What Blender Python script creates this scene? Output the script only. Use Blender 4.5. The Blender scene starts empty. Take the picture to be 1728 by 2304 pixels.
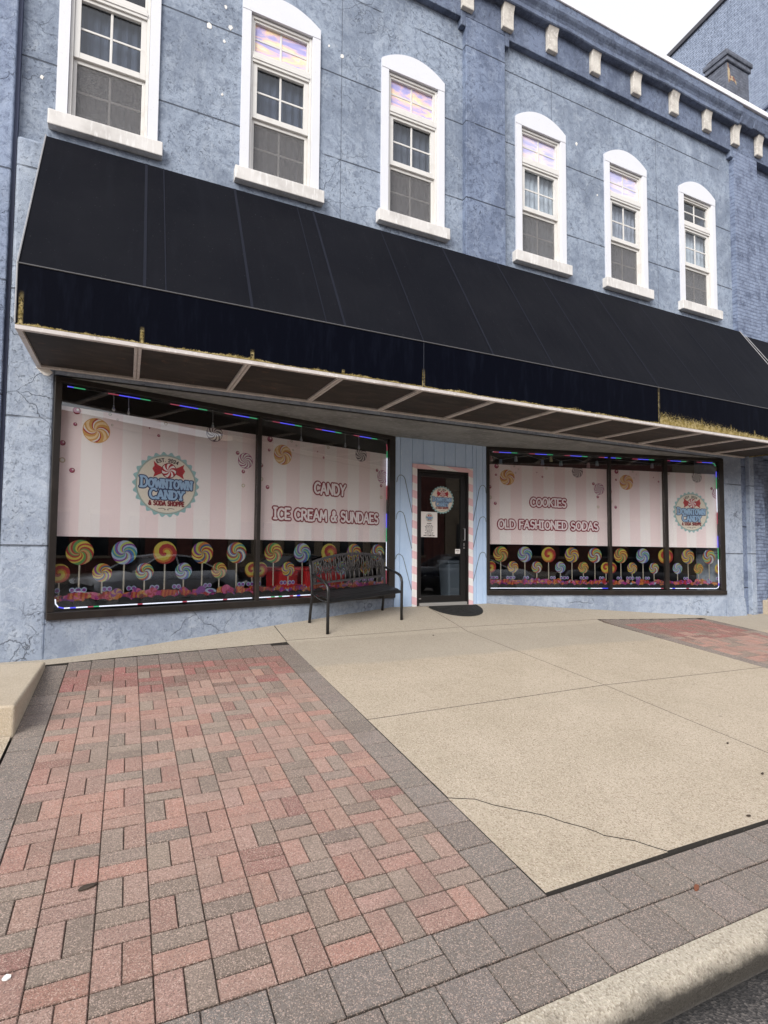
import bpy, math, random
from math import sin, cos, pi, radians, sqrt
from mathutils import Matrix, Vector
random.seed(7)
SC = bpy.context.scene

# ------------------------------------------------------------------ camera, sky, sun, exposure
F, PHI, PIT, ROLL = 1234.5, radians(25.087), radians(2.976), .007
fw = Vector((sin(PHI)*cos(PIT), cos(PHI)*cos(PIT), sin(PIT)))
rt = Vector((cos(PHI), -sin(PHI), 0)); up = rt.cross(fw)
R0 = rt*cos(ROLL)+up*sin(ROLL); U0 = up*cos(ROLL)-rt*sin(ROLL)
cd = bpy.data.cameras.new('camera'); cam = bpy.data.objects.new('camera', cd); SC.collection.objects.link(cam)
m = Matrix((R0, U0, -fw)).transposed().to_4x4(); m.translation = (0, 0, .95)
cam.matrix_world = m
cd.sensor_fit = 'VERTICAL'; cd.sensor_height = 36; cd.lens = 36*F/2304
cd.clip_start = .05; cd.clip_end = 1500
SC.camera = cam

SUN_EL, SUN_ROT = radians(31), radians(228)
wd = bpy.data.worlds.new('World'); SC.world = wd; wd.use_nodes = True
wn = wd.node_tree; wn.nodes.clear()
sky = wn.nodes.new('ShaderNodeTexSky'); sky.sky_type = 'NISHITA'; sky.sun_disc = False
sky.sun_elevation = SUN_EL; sky.sun_rotation = SUN_ROT; sky.dust_density = 4; sky.air_density = 1.2
hs = wn.nodes.new('ShaderNodeHueSaturation'); hs.inputs['Saturation'].default_value = .22
flat = wn.nodes.new('ShaderNodeMix'); flat.data_type = 'RGBA'; flat.inputs[0].default_value = .72   # overcast: evens the dome out
flat.inputs[7].default_value = (5.5, 5.55, 6.0, 1)
bg = wn.nodes.new('ShaderNodeBackground'); bg.inputs['Strength'].default_value = .15
wo = wn.nodes.new('ShaderNodeOutputWorld')
wn.links.new(sky.outputs[0], hs.inputs['Color']); wn.links.new(hs.outputs[0], flat.inputs[6])
wn.links.new(flat.outputs[2], bg.inputs['Color']); wn.links.new(bg.outputs[0], wo.inputs[0])

sd = bpy.data.lights.new('sun', 'SUN'); sd.energy = 2.3; sd.angle = radians(36); sd.color = (1, .96, .9)
sun = bpy.data.objects.new('sun', sd); SC.collection.objects.link(sun)
# sun_rotation is measured clockwise from +Y; the lamp shines from there
sdir = Vector((sin(SUN_ROT)*cos(SUN_EL), cos(SUN_ROT)*cos(SUN_EL), sin(SUN_EL)))
sun.rotation_euler = sdir.to_track_quat('Z', 'Y').to_euler()
SC.view_settings.view_transform = 'Standard'; SC.view_settings.look = 'None'
SC.view_settings.exposure = 0.55; SC.view_settings.gamma = 1

# ------------------------------------------------------------------ helpers
K = .011                      # the street and its buildings run slightly downhill to the right
def S(p): return (p[0], p[1], p[2]-K*p[0])
COL = SC.collection
ORG = {}

class MB:
    def __init__(s): s.v = []; s.f = []; s.m = []; s.col = {}
    def face(s, pts, mi=0):
        b = len(s.v); s.v += [tuple(p) for p in pts]; s.f.append(tuple(range(b, b+len(pts)))); s.m.append(mi)
        return len(s.f)-1
    def hexa(s, c, mi=0):      # c: 8 corners, bottom ring then top ring
        b = len(s.v); s.v += [tuple(p) for p in c]
        for q in ((3,2,1,0),(4,5,6,7),(0,1,5,4),(1,2,6,5),(2,3,7,6),(3,0,4,7)):
            s.f.append(tuple(b+i for i in q)); s.m.append(mi)
    def box(s, x0, x1, y0, y1, z0, z1, mi=0):
        s.hexa([(x0,y0,z0),(x1,y0,z0),(x1,y1,z0),(x0,y1,z0),(x0,y0,z1),(x1,y0,z1),(x1,y1,z1),(x0,y1,z1)], mi)
    def mbox(s, M, x0, x1, z0, z1, w0, w1, mi=0):
        s.hexa([M(x0,z0,w0),M(x1,z0,w0),M(x1,z0,w1),M(x0,z0,w1),M(x0,z1,w0),M(x1,z1,w0),M(x1,z1,w1),M(x0,z1,w1)], mi)
    def prism(s, M, poly, w0, w1, mi=0):   # closed polygon in (x,z), extruded in w
        n = len(poly); b = len(s.v)
        s.v += [M(x,z,w0) for x,z in poly]+[M(x,z,w1) for x,z in poly]
        s.f.append(tuple(range(b,b+n))); s.m.append(mi); s.f.append(tuple(reversed(range(b+n,b+2*n)))); s.m.append(mi)
        for i in range(n):
            j = (i+1)%n; s.f.append((b+i,b+n+i,b+n+j,b+j)); s.m.append(mi)
    def tube(s, path, r, n=8, mi=0, closed=False, flat=1.0, mis=None):
        P = [Vector(p) for p in path]; b = len(s.v); L = len(P)
        prev = None
        for i, p in enumerate(P):
            if closed: t = (P[(i+1)%L]-P[i-1])
            else: t = (P[min(i+1,L-1)]-P[max(i-1,0)])
            t.normalize()
            a = Vector((0,0,1)) if abs(t.z) < .9 else Vector((1,0,0))
            if prev is not None: a = prev
            x = (a-t*a.dot(t)).normalized(); prev = x; y = t.cross(x)
            rr = r[i] if isinstance(r,(list,tuple)) else r
            for k in range(n):
                q = 2*pi*k/n; s.v.append(tuple(p+x*cos(q)*rr+y*sin(q)*rr*flat))
        for i in range(L if closed else L-1):
            for k in range(n):
                a = b+i*n+k; c = b+i*n+(k+1)%n; j = ((i+1)%L)
                s.f.append((a,c,b+j*n+(k+1)%n,b+j*n+k)); s.m.append(mis[i] if mis else mi)
        if not closed:
            s.f.append(tuple(b+k for k in reversed(range(n)))); s.m.append(mi)
            s.f.append(tuple(b+(L-1)*n+k for k in range(n))); s.m.append(mi)
    def disc(s, M, cx, cz, r, w, mi=0, n=24, ex=1.0, clip=None):
        s.poly(M, [(cx+r*ex*XC*cos(2*pi*k/n), cz+r*sin(2*pi*k/n)) for k in range(n)], w, mi, clip)
    def poly(s, M, p, w, mi=0, clip=None):
        if clip: p = clip2(p, clip)
        if len(p) > 2: s.face([M(x,z,w) for x,z in p], mi)
    def build(s, name, mats, parent=None, org=(0,0,0), bevel=0, smooth=False, seg=2, merge=False):
        if parent is not None: org = ORG[parent]
        o0 = S(org)
        me = bpy.data.meshes.new(name)
        me.from_pydata([tuple(a-b for a,b in zip(S(v),o0)) for v in s.v], [], s.f)
        if not isinstance(mats,(list,tuple)): mats = [mats]
        for q in mats: me.materials.append(q)
        for p, mi in zip(me.polygons, s.m):
            p.material_index = mi; p.use_smooth = smooth
        if s.col:
            at = me.color_attributes.new('tone','FLOAT_COLOR','CORNER')
            for i, p in enumerate(me.polygons):
                c = s.col.get(i,(0,0,0,1))
                for li in p.loop_indices: at.data[li].color = c
        o = bpy.data.objects.new(name, me); COL.objects.link(o)
        if parent is None: o.location = o0
        else: o.parent = parent
        ORG[o] = org
        if merge:
            w = o.modifiers.new('weld','WELD'); w.merge_threshold = 1e-4
        if bevel:
            b = o.modifiers.new('bevel','BEVEL'); b.width = bevel; b.segments = seg; b.limit_method = 'ANGLE'; b.angle_limit = radians(50)
        return o

def clip2(p, c):
    x0,x1,z0,z1 = c
    for ax, lim, sg in ((0,x0,1),(0,x1,-1),(1,z0,1),(1,z1,-1)):
        out = []
        for i in range(len(p)):
            a, b = p[i-1], p[i]; da = (a[ax]-lim)*sg; db = (b[ax]-lim)*sg
            if (da >= 0) != (db >= 0):
                t = da/(da-db); out.append((a[0]+(b[0]-a[0])*t, a[1]+(b[1]-a[1])*t))
            if db >= 0: out.append(b)
        p = out
        if not p: return p
    return p

def thing(name, label, cat, org, group=None):
    o = bpy.data.objects.new(name, None); COL.objects.link(o); o.location = S(org); ORG[o] = org
    o.empty_display_size = .2
    return tag(o, label, cat, group)
def tag(o, label, cat, group=None):
    o['label'] = label; o['category'] = cat
    if group: o['group'] = group
    return o
def struct(o): o['kind'] = 'structure'; return o
def lab(o, label): o['label'] = label; return o

# maps: storefront planes. x is the world X along the front, z height, w inward
XC = 1.0
def ML(x,z,w): return (x-.2485*w, 7.9-.2565*(3.88-x)+.9686*w, z)
def MR(x,z,w): return (x+.247*w, 7.9-.255*(x-5.67)+.969*w, z)
def MD(x,z,w): return (x, 7.9+w, z)
def MF(y): return lambda x,z,w: (x, y+w, z)
def gz(y):                                # ground: the walk climbs to the building, more steeply in the entry
    return -.32+.086*(y-6.72) if y < 6.8 else -.313+.23*(y-6.8)

# ------------------------------------------------------------------ materials
def nt_new(name):
    m = bpy.data.materials.new(name); m.use_nodes = True; t = m.node_tree
    return m, t, t.nodes['Principled BSDF'], t.nodes['Material Output']
def nd(t, typ, ins=None, **kw):
    n = t.nodes.new(typ)
    for k, v in kw.items(): setattr(n, k, v)
    for k, v in (ins or {}).items():
        if hasattr(v, 'is_linked') or isinstance(v, bpy.types.NodeSocket): t.links.new(v, n.inputs[k])
        else: n.inputs[k].default_value = v
    return n
def c4(c): return (c[0],c[1],c[2],1)
def pos(t, sc=(1,1,1), unshear=True):
    g = nd(t,'ShaderNodeNewGeometry').outputs['Position']
    if unshear:
        s = nd(t,'ShaderNodeSeparateXYZ',{0:g})
        z = nd(t,'ShaderNodeMath',{0:s.outputs[0],1:K,2:s.outputs[2]},operation='MULTIPLY_ADD').outputs[0]
        g = nd(t,'ShaderNodeCombineXYZ',{0:s.outputs[0],1:s.outputs[1],2:z}).outputs[0]
    if sc != (1,1,1): g = nd(t,'ShaderNodeVectorMath',{0:g,1:sc},operation='MULTIPLY').outputs[0]
    return g
def noise(t, v, scale, det=5, rough=.6, dist=0):
    return nd(t,'ShaderNodeTexNoise',{'Vector':v,'Scale':scale,'Detail':det,'Roughness':rough,'Distortion':dist}).outputs[0]
def rng(t, f, a, b, lo=0., hi=1.):
    return nd(t,'ShaderNodeMapRange',{0:f,1:a,2:b,3:lo,4:hi}).outputs[0]
def mixc(t, f, a, b, bt='MIX'):
    n = nd(t,'ShaderNodeMix',data_type='RGBA',blend_type=bt)
    for i, v in ((0,f),(6,a),(7,b)):
        if isinstance(v, bpy.types.NodeSocket): t.links.new(v, n.inputs[i])
        else: n.inputs[i].default_value = v if i == 0 else c4(v)
    return n.outputs[2]
def math(t, op, a, b=0., c=0.):
    return nd(t,'ShaderNodeMath',{0:a,1:b,2:c},operation=op).outputs[0]
def bump(t, h, st, dist, nrm=None):
    d = {'Height':h,'Strength':st,'Distance':dist}
    if nrm: d['Normal'] = nrm
    return nd(t,'ShaderNodeBump',d).outputs[0]
def sep(t, v):
    s = nd(t,'ShaderNodeSeparateXYZ',{0:v}); return s.outputs

def mat(name, col, rough=.6, lay=(), bmp=None, metal=0, spec=.5, emit=None, est=1, coat=0):
    """lay: (scale, detail, lo, hi, colour[, stretch]) noise layers; bmp: (scale, strength, distance)"""
    m, t, b, o = nt_new(name)
    c = c4(col)
    if lay or bmp: p = pos(t)
    cur = None
    for L in lay:
        v = p if len(L) < 6 else nd(t,'ShaderNodeVectorMath',{0:p,1:L[5]},operation='MULTIPLY').outputs[0]
        f = rng(t, noise(t, v, L[0], L[1]), L[2], L[3])
        cur = mixc(t, f, cur if cur else col, L[4])
    if cur: t.links.new(cur, b.inputs['Base Color'])
    else: b.inputs['Base Color'].default_value = c
    b.inputs['Roughness'].default_value = rough; b.inputs['Metallic'].default_value = metal
    b.inputs['Specular IOR Level'].default_value = spec
    if coat: b.inputs['Coat Weight'].default_value = coat
    if bmp: t.links.new(bump(t, noise(t, p, bmp[0], 6), bmp[1], bmp[2]), b.inputs['Normal'])
    if emit:
        b.inputs['Emission Color'].default_value = c4(emit); b.inputs['Emission Strength'].default_value = est
    return m

def stucco(name, base, dark, light, cracks=.6, grooves=True, scale=1., gv=(2.5,6.22,8.72), gh0=.20, gh=1.19):
    m, t, b, o = nt_new(name); p = pos(t); x,y,z = sep(t,p)[:3]
    big = rng(t, noise(t,p,.9*scale,8,.7,.8), .43,.58)
    col = mixc(t, math(t,'MULTIPLY',big,.68), base, dark)
    st = rng(t, noise(t, nd(t,'ShaderNodeVectorMath',{0:p,1:(5,5,1.3)},operation='MULTIPLY').outputs[0], 1.2,6,.7), .5,.72)
    col = mixc(t, math(t,'MULTIPLY',st,.55), col, light)
    mott = noise(t,p,10,10,.8,.6)
    col = mixc(t, rng(t,mott,.50,.57,0,.72), col, dark)
    sm = noise(t,p,38,5,.7); col = mixc(t, rng(t,sm,.56,.68,0,.4), col, tuple(q*.8 for q in dark))
    lf = noise(t,p,6,8,.75,1.2); col = mixc(t, rng(t,lf,.55,.66,0,.6), col, light)
    pit = math(t,'MULTIPLY', rng(t,noise(t,p,26,7,.8,.7),.57,.62), rng(t,noise(t,p,1.6,5,.6),.40,.55))
    col = mixc(t, math(t,'MULTIPLY',pit,.75), col, tuple(q*.75 for q in dark))
    # hairline cracks on voronoi cell edges, only in patches
    wob = nd(t,'ShaderNodeTexNoise',{'Vector':p,'Scale':2.5,'Detail':5}).outputs[1]
    pv = nd(t,'ShaderNodeVectorMath',{0:nd(t,'ShaderNodeVectorMath',{0:wob,1:(.5,.5,.5)},operation='MULTIPLY').outputs[0],1:p},operation='ADD').outputs[0]
    vor = nd(t,'ShaderNodeTexVoronoi',{'Vector':pv,'Scale':1.5,'Randomness':1},feature='DISTANCE_TO_EDGE').outputs[0]
    msk = rng(t, noise(t,p,.8,3), .50,.56)
    ck = math(t,'MULTIPLY', rng(t,vor,.002,.007,1,0), math(t,'MULTIPLY',msk,cracks))
    col = mixc(t, math(t,'MULTIPLY',ck,.75), col, tuple(q*.4 for q in dark))
    h = math(t,'SUBTRACT', math(t,'MULTIPLY',mott,.8), math(t,'MULTIPLY',ck,1.2))
    if grooves:
        zz = math(t,'PINGPONG', math(t,'SUBTRACT',z,gh0), gh/2)
        jit = math(t,'MULTIPLY',noise(t,p,9,4),.008)
        gl = rng(t, math(t,'SUBTRACT',zz,jit), .002,.008,1,0)
        gl = math(t,'MULTIPLY',gl, rng(t,noise(t,p,1.7,3),.36,.46))
        for gx in gv:
            g2 = rng(t, math(t,'ABSOLUTE',math(t,'SUBTRACT',x,gx)), .004,.010,1,0)
            gl = math(t,'MAXIMUM',gl,math(t,'MULTIPLY',g2,.45))
        col = mixc(t, math(t,'MULTIPLY',gl,.85), col, tuple(q*.3 for q in dark))
        h = math(t,'SUBTRACT',h,math(t,'MULTIPLY',gl,1.0))
    h = math(t,'SUBTRACT',math(t,'ADD',h,math(t,'MULTIPLY',sm,.5)),math(t,'MULTIPLY',pit,.5))
    t.links.new(col,b.inputs['Base Color']); b.inputs['Roughness'].default_value = .72
    t.links.new(bump(t,h,.8,.014),b.inputs['Normal'])
    return m

def brickpaint(name, base, dark, light, axis='x', bs=.55):
    m, t, b, o = nt_new(name); p = pos(t); s = sep(t,p)
    v = nd(t,'ShaderNodeCombineXYZ',{0:s[0] if axis=='x' else s[1],1:s[2],2:0.}).outputs[0]
    wob = nd(t,'ShaderNodeTexNoise',{'Vector':p,'Scale':9.,'Detail':3.}).outputs[1]
    v = nd(t,'ShaderNodeVectorMath',{0:nd(t,'ShaderNodeVectorMath',{0:wob,1:(.02,.02,0)},operation='MULTIPLY').outputs[0],1:v},operation='ADD').outputs[0]
    br = nd(t,'ShaderNodeTexBrick',{'Vector':v,'Scale':1.,'Mortar Size':.007,'Mortar Smooth':.6,'Brick Width':.205,'Row Height':.072,'Color1':(.8,.8,.8,1),'Color2':(1,1,1,1),'Mortar':(.35,.35,.35,1)})
    n = noise(t,p,5,8,.7); col = mixc(t, rng(t,n,.45,.65), base, dark)
    col = mixc(t, rng(t,noise(t,p,14,6,.7),.55,.7,0,.6), col, light)
    col = mixc(t, math(t,'MULTIPLY',br.outputs['Fac'],.6), col, dark)
    t.links.new(col,b.inputs['Base Color']); b.inputs['Roughness'].default_value = .65
    h = math(t,'SUBTRACT',math(t,'MULTIPLY',noise(t,p,22,5,.7),.8),br.outputs['Fac'])
    t.links.new(bump(t,h,.9,bs*.03),b.inputs['Normal'])
    return m

STU = stucco('blue_stucco',(.295,.35,.44),(.135,.168,.232),(.375,.425,.50))
STUP = stucco('blue_stucco_pier',(.195,.245,.355),(.075,.10,.165),(.31,.365,.47),cracks=.2)
STUL = stucco('blue_stucco_low',(.36,.42,.52),(.22,.265,.35),(.45,.505,.58),cracks=1.,gh0=.86-1.34*2,gh=1.34,gv=())
STUN = stucco('blue_stucco_left',(.265,.325,.455),(.12,.155,.245),(.36,.42,.53),gh0=.03,gv=())
CORN = stucco('blue_cornice',(.155,.195,.29),(.07,.09,.145),(.24,.29,.38),cracks=.1,grooves=False)
SOFF = mat('entry_soffit',(.22,.23,.23),.85,[(2,5,.4,.65,(.15,.155,.155)),(12,6,.5,.7,(.28,.285,.285))],(30,.25,.01))
BRK = brickpaint('blue_brick',(.215,.265,.38),(.085,.11,.18),(.36,.42,.53))
BRKY = brickpaint('blue_brick_side',(.28,.335,.45),(.165,.205,.29),(.40,.455,.56),'y',1.3)
CHIM = brickpaint('chimney_brick',(.12,.135,.175),(.05,.055,.075),(.24,.265,.32))
CHIP = mat('bare_plaster',(.80,.78,.75),.9,[(30,4,.5,.75,(.5,.46,.42))])
RUST = mat('bare_brick',(.17,.06,.05),.9,[(9,4,.42,.52,(.42,.34,.22))])
WHITE = mat('white_paint',(.68,.69,.735),.45,[(3,5,.5,.75,(.66,.67,.70)),(40,4,.62,.72,(.62,.61,.6))],(60,.06,.004))
VINYL = mat('white_vinyl',(.66,.645,.62),.35,[(5,4,.55,.8,(.55,.52,.48))])
SILL = mat('stone_sill',(.66,.64,.62),.8,[(2.5,6,.45,.75,(.46,.44,.42)),(9,5,.52,.72,(.78,.77,.76),(3,3,.5))],(45,.15,.005))
BRACK = mat('bracket_stone',(.60,.57,.52),.85,[(6,6,.42,.7,(.38,.35,.32)),(25,5,.55,.7,(.72,.69,.65))],(35,.3,.008))
CAPW = mat('white_coping',(.80,.80,.84),.35,[(3,4,.5,.8,(.66,.66,.69))])
GAP = mat('dark_gap',(.015,.018,.03),.9)
LINE = mat('navy_sealant',(.065,.08,.14),.6)
ROOF = mat('roof_felt',(.07,.07,.075),.9)

m,t,b,o = nt_new('awning_cloth'); p = pos(t)
c = mixc(t, rng(t,noise(t,p,.8,5),.35,.7), (.0045,.0050,.0080), (.0075,.0080,.0112))
c = mixc(t, rng(t,noise(t,p,60,2,.5),.73,.76,0,.55), c, (.10,.10,.105))
c = mixc(t, rng(t,noise(t,nd(t,'ShaderNodeVectorMath',{0:p,1:(7,.6,.6)},operation='MULTIPLY').outputs[0],1.4,5),.55,.8,0,.35), c, (.011,.012,.017))
t.links.new(c,b.inputs['Base Color']); b.inputs['Roughness'].default_value = .65; b.inputs['Specular IOR Level'].default_value = .05
wv = noise(t,nd(t,'ShaderNodeVectorMath',{0:p,1:(1.3,.5,.5)},operation='MULTIPLY').outputs[0],1.1,3)
t.links.new(bump(t,noise(t,p,220,2),.12,.003,bump(t,wv,.22,.08)),b.inputs['Normal']); AWN = m
SEAM = mat('awning_seam',(.0112,.0128,.0205),.7,spec=.1)

# valance: near-black navy, lichen creeping up from its bottom hem, heavy past the last seam
m,t,b,o = nt_new('valance_cloth'); p = pos(t); x,y,z = sep(t,p)[:3]
hgt = math(t,'SUBTRACT',z,2.75)
n1 = noise(t,p,52,6,.8,.5); n2 = noise(t,nd(t,'ShaderNodeVectorMath',{0:p,1:(1.6,1,.25)},operation='MULTIPLY').outputs[0],7,5,.7)
reach = math(t,'ADD', rng(t,noise(t,nd(t,'ShaderNodeVectorMath',{0:p,1:(1,0,0)},operation='MULTIPLY').outputs[0],1.6,4),  .45,.75,.012,.07), rng(t,x,6.95,7.0,0,.17))
reach = math(t,'SUBTRACT',reach,rng(t,x,7.6,9.5,0,.12))
f = math(t,'SUBTRACT',1.,math(t,'DIVIDE',hgt,reach))
f = math(t,'MULTIPLY',rng(t,math(t,'ADD',math(t,'MULTIPLY',f,.30),n1),.58,.66), rng(t,f,-.25,.3))
dr = None
for sx, hh in ((.076,.16),(1.088,.12),(2.06,.06),(3.046,.22),(6.962,.62),(7.9,.2),(8.6,.17),(9.2,.14),(-.87,.3)):
    d = rng(t, math(t,'ABSOLUTE',math(t,'SUBTRACT',x,sx)), .008,.022,1,0)
    d = math(t,'MULTIPLY',d,rng(t,hgt,hh*.6,hh,1,0)); d = math(t,'MULTIPLY',d,rng(t,n1,.42,.5))
    dr = d if dr is None else math(t,'MAXIMUM',dr,d)
f = math(t,'MAXIMUM',f,dr)
moss = mixc(t, rng(t,noise(t,p,18,4),.4,.65), (.20,.15,.045), (.42,.34,.17))
c = mixc(t, rng(t,n2,.5,.75,0,.6), (.0012,.0018,.0055), (.006,.008,.016))
c = mixc(t, f, c, moss)
t.links.new(c,b.inputs['Base Color']); b.inputs['Roughness'].default_value = .6; b.inputs['Specular IOR Level'].default_value = .04
t.links.new(bump(t,math(t,'ADD',f,math(t,'MULTIPLY',n2,.4)),.4,.01),b.inputs['Normal']); VAL = m

ALU = mat('awning_frame_paint',(.56,.52,.50),.5,[(5,5,.5,.75,(.36,.32,.30)),(30,4,.55,.7,(.72,.68,.66))])
SPAN = mat('awning_soffit_panel',(.028,.020,.016),.75,[(1.3,5,.42,.66,(.010,.0075,.006),(1,2.5,1)),(3.5,6,.5,.75,(.060,.045,.035),(1,3,1)),(9,4,.6,.75,(.10,.05,.03))])
FRAME = mat('bronze_frame',(.016,.0125,.0105),.4,[(6,4,.5,.7,(.028,.022,.018))])
FRAMEB = mat('black_frame',(.008,.008,.009),.35)
DOORB = mat('door_black',(.010,.0095,.010),.35)
SIDE = mat('light_blue_siding',(.50,.655,.88),.55,[(2,5,.42,.7,(.43,.58,.81)),(22,5,.56,.7,(.57,.70,.89),(3,3,.5))],(30,.12,.006))
STEEL = mat('steel',(.6,.6,.6),.3,metal=1)
ALUM = mat('aluminium_sill',(.55,.54,.52),.4,metal=.6)
CANE = mat('cane_cable',(.12,.14,.16),.6)

m,t,b,o = nt_new('candy_stripe_trim'); p = pos(t); x,y,z = sep(t,p)[:3]
q = math(t,'FRACT',math(t,'DIVIDE',math(t,'ADD',z,math(t,'MULTIPLY',x,.30)),.247))
c = mixc(t, rng(t,q,.495,.505), (.84,.56,.60), (.87,.85,.85))
t.links.new(mixc(t,rng(t,noise(t,p,8,5),.5,.8,0,.25),c,(.5,.45,.45)),b.inputs['Base Color']); b.inputs['Roughness'].default_value=.5; TRIM = m

def glass(name, tint=(1,1,1), refl=1.0, ior=1.5, rough=0.):
    m,t,b,o = nt_new(name); t.nodes.remove(b)
    tr = nd(t,'ShaderNodeBsdfTransparent',{0:c4(tint)}); gl = nd(t,'ShaderNodeBsdfGlossy',{0:(1,1,1,1),1:rough})
    fc = nd(t,'ShaderNodeLayerWeight',{0:.5}).outputs['Facing']; fr = math(t,'MULTIPLY_ADD',math(t,'POWER',fc,5.),.96,.04)
    p = pos(t); t.links.new(bump(t,noise(t,p,.9,2),.02,.05),gl.inputs['Normal'])
    mx = nd(t,'ShaderNodeMixShader',{0:math(t,'MULTIPLY',fr,refl)})
    t.links.new(tr.outputs[0],mx.inputs[1]); t.links.new(gl.outputs[0],mx.inputs[2]); t.links.new(mx.outputs[0],o.inputs[0])
    return m
GLS = glass('shop_glass',(.96,.97,.97),1.7)
GLU = glass('upper_glass',(.85,.88,.9),1.1)
m,t,b,o = nt_new('insect_screen'); tr = nd(t,'ShaderNodeBsdfTransparent'); p = pos(t)
c = mixc(t, rng(t,noise(t,p,45,6,.8),.4,.6), (.11,.108,.112), (.24,.235,.24))
t.links.new(c,b.inputs['Base Color']); b.inputs['Roughness'].default_value=.9
mx = nd(t,'ShaderNodeMixShader',{0:.44}); t.links.new(tr.outputs[0],mx.inputs[1]); t.links.new(b.outputs[0],mx.inputs[2]); t.links.new(mx.outputs[0],o.inputs[0]); SCREEN = m

# sunset-cloud window film in the transoms
def film(name, seed, warm):
    m,t,b,o = nt_new(name); p = pos(t,(1.1,1,4.2))
    p = nd(t,'ShaderNodeVectorMath',{0:p,1:(seed*3.1,0,seed*1.7)},operation='ADD').outputs[0]
    n = noise(t,p,1.9,6,.6,.8)
    r = nd(t,'ShaderNodeValToRGB',{0:n}); e = r.color_ramp.elements
    stops = [(.30,(.33,.32,.66)),(.43,(.46,.43,.72)),(.50,(.78,.55,.62)),(.55,(.92,.66,.42)),(.60,(.95,.80,.58)),(.66,(.60,.50,.66)),(.75,(.30,.28,.30))] if warm else \
            [(.30,(.42,.42,.74)),(.46,(.56,.55,.80)),(.54,(.78,.66,.76)),(.60,(.90,.72,.62)),(.66,(.62,.58,.78)),(.78,(.5,.5,.72))]
    while len(e) > 1: e.remove(e[-1])
    e[0].position, e[0].color = stops[0][0], c4(stops[0][1])
    for ps, cc in stops[1:]:
        k = e.new(ps); k.color = c4(cc)
    t.links.new(r.outputs[0],b.inputs['Base Color']); b.inputs['Roughness'].default_value=.15
    return m
FILMS = [None,film('sunset_film',2,True),film('sunset_film',5,True),film('sunset_film',4,False),film('sunset_film',7,False),None]
BLIND = mat('dim_room',(.085,.095,.135),.9)
CURT = mat('pale_curtain',(.52,.53,.57),.9,[(9,3,.4,.6,(.68,.69,.72),(3,1,.6))])

# ground
def conc(name, base, dk, sp, lt, wet=True):
    m,t,b,o = nt_new(name); p = pos(t); x,y,z = sep(t,p)[:3]
    c = mixc(t, rng(t,noise(t,p,1.1,6,.6),.38,.66), base, dk)
    ag = nd(t,'ShaderNodeTexVoronoi',{'Vector':p,'Scale':130.,'Randomness':1.}); rn = sep(t,ag.outputs[1])
    c = mixc(t, rng(t,rn[0],.62,.95,0,.75), c, sp)
    c = mixc(t, rng(t,rn[1],.72,1,0,.7), c, lt)
    c = mixc(t, rng(t,noise(t,p,110,4,.85),.5,.7,0,.75), c, sp)
    c = mixc(t, rng(t,noise(t,p,7,6,.7),.55,.75,0,.25), c, sp)
    c = mixc(t, rng(t,noise(t,p,2.3,7,.7,.5),.58,.72,0,.3), c, (.36,.31,.25))
    gum = nd(t,'ShaderNodeTexVoronoi',{'Vector':p,'Scale':1.7,'Randomness':1.}).outputs[0]
    c = mixc(t, rng(t,math(t,'ADD',gum,math(t,'MULTIPLY',noise(t,p,30,3),.03)),.040,.050,.45,0), c, (.16,.14,.12))
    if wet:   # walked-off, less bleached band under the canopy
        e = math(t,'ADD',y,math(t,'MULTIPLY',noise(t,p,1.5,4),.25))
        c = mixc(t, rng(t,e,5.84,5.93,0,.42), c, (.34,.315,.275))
    t.links.new(c,b.inputs['Base Color']); b.inputs['Roughness'].default_value=.9; b.inputs['Specular IOR Level'].default_value=.25
    t.links.new(bump(t,math(t,'ADD',noise(t,p,120,3,.8),math(t,'MULTIPLY',ag.outputs[0],.8)),.8,.005),b.inputs['Normal'])
    return m
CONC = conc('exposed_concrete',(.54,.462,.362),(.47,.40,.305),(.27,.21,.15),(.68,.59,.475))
def grime_and_shade(m):  # darkens the low kerb face: tyre dirt, plus its shading painted into the colour
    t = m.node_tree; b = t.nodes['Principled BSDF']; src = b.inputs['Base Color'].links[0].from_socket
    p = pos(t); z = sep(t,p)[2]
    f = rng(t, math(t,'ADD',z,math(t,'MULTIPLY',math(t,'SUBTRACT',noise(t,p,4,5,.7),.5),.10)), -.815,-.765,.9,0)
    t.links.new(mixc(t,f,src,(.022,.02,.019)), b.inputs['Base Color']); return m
KERB = conc('kerb_concrete',(.47,.42,.34),(.40,.35,.28),(.26,.22,.17),(.66,.60,.50),False)
STEPC = conc('step_concrete',(.56,.48,.37),(.46,.38,.28),(.40,.33,.25),(.62,.55,.45),False)
m,t,b,o = nt_new('paver'); p = pos(t); y = sep(t,p)[1]
at = nd(t,'ShaderNodeAttribute',attribute_name='tone').outputs[0]
vor = nd(t,'ShaderNodeTexVoronoi',{'Vector':p,'Scale':260.,'Randomness':1.}); rn = sep(t,vor.outputs[1])
c = mixc(t, rng(t,noise(t,p,105,5,.95),.42,.60,0,.6), at, (.115,.085,.068))
c = mixc(t, rng(t,rn[0],.70,.95,0,.7), c, (.66,.50,.42))
c = mixc(t, rng(t,rn[1],.78,.98,0,.6), c, (.09,.07,.06))
c = mixc(t, rng(t,noise(t,p,3.2,6,.65),.5,.72,0,.4), c, (.20,.16,.135))
c = mixc(t, rng(t,noise(t,p,150,3,.7),.70,.74,0,.8), c, (.74,.66,.6))
t.links.new(c,b.inputs['Base Color']); b.inputs['Roughness'].default_value=.92; b.inputs['Specular IOR Level'].default_value=.2
t.links.new(bump(t,noise(t,p,130,5,.9),.9,.006),b.inputs['Normal']); PAV = m
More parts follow.
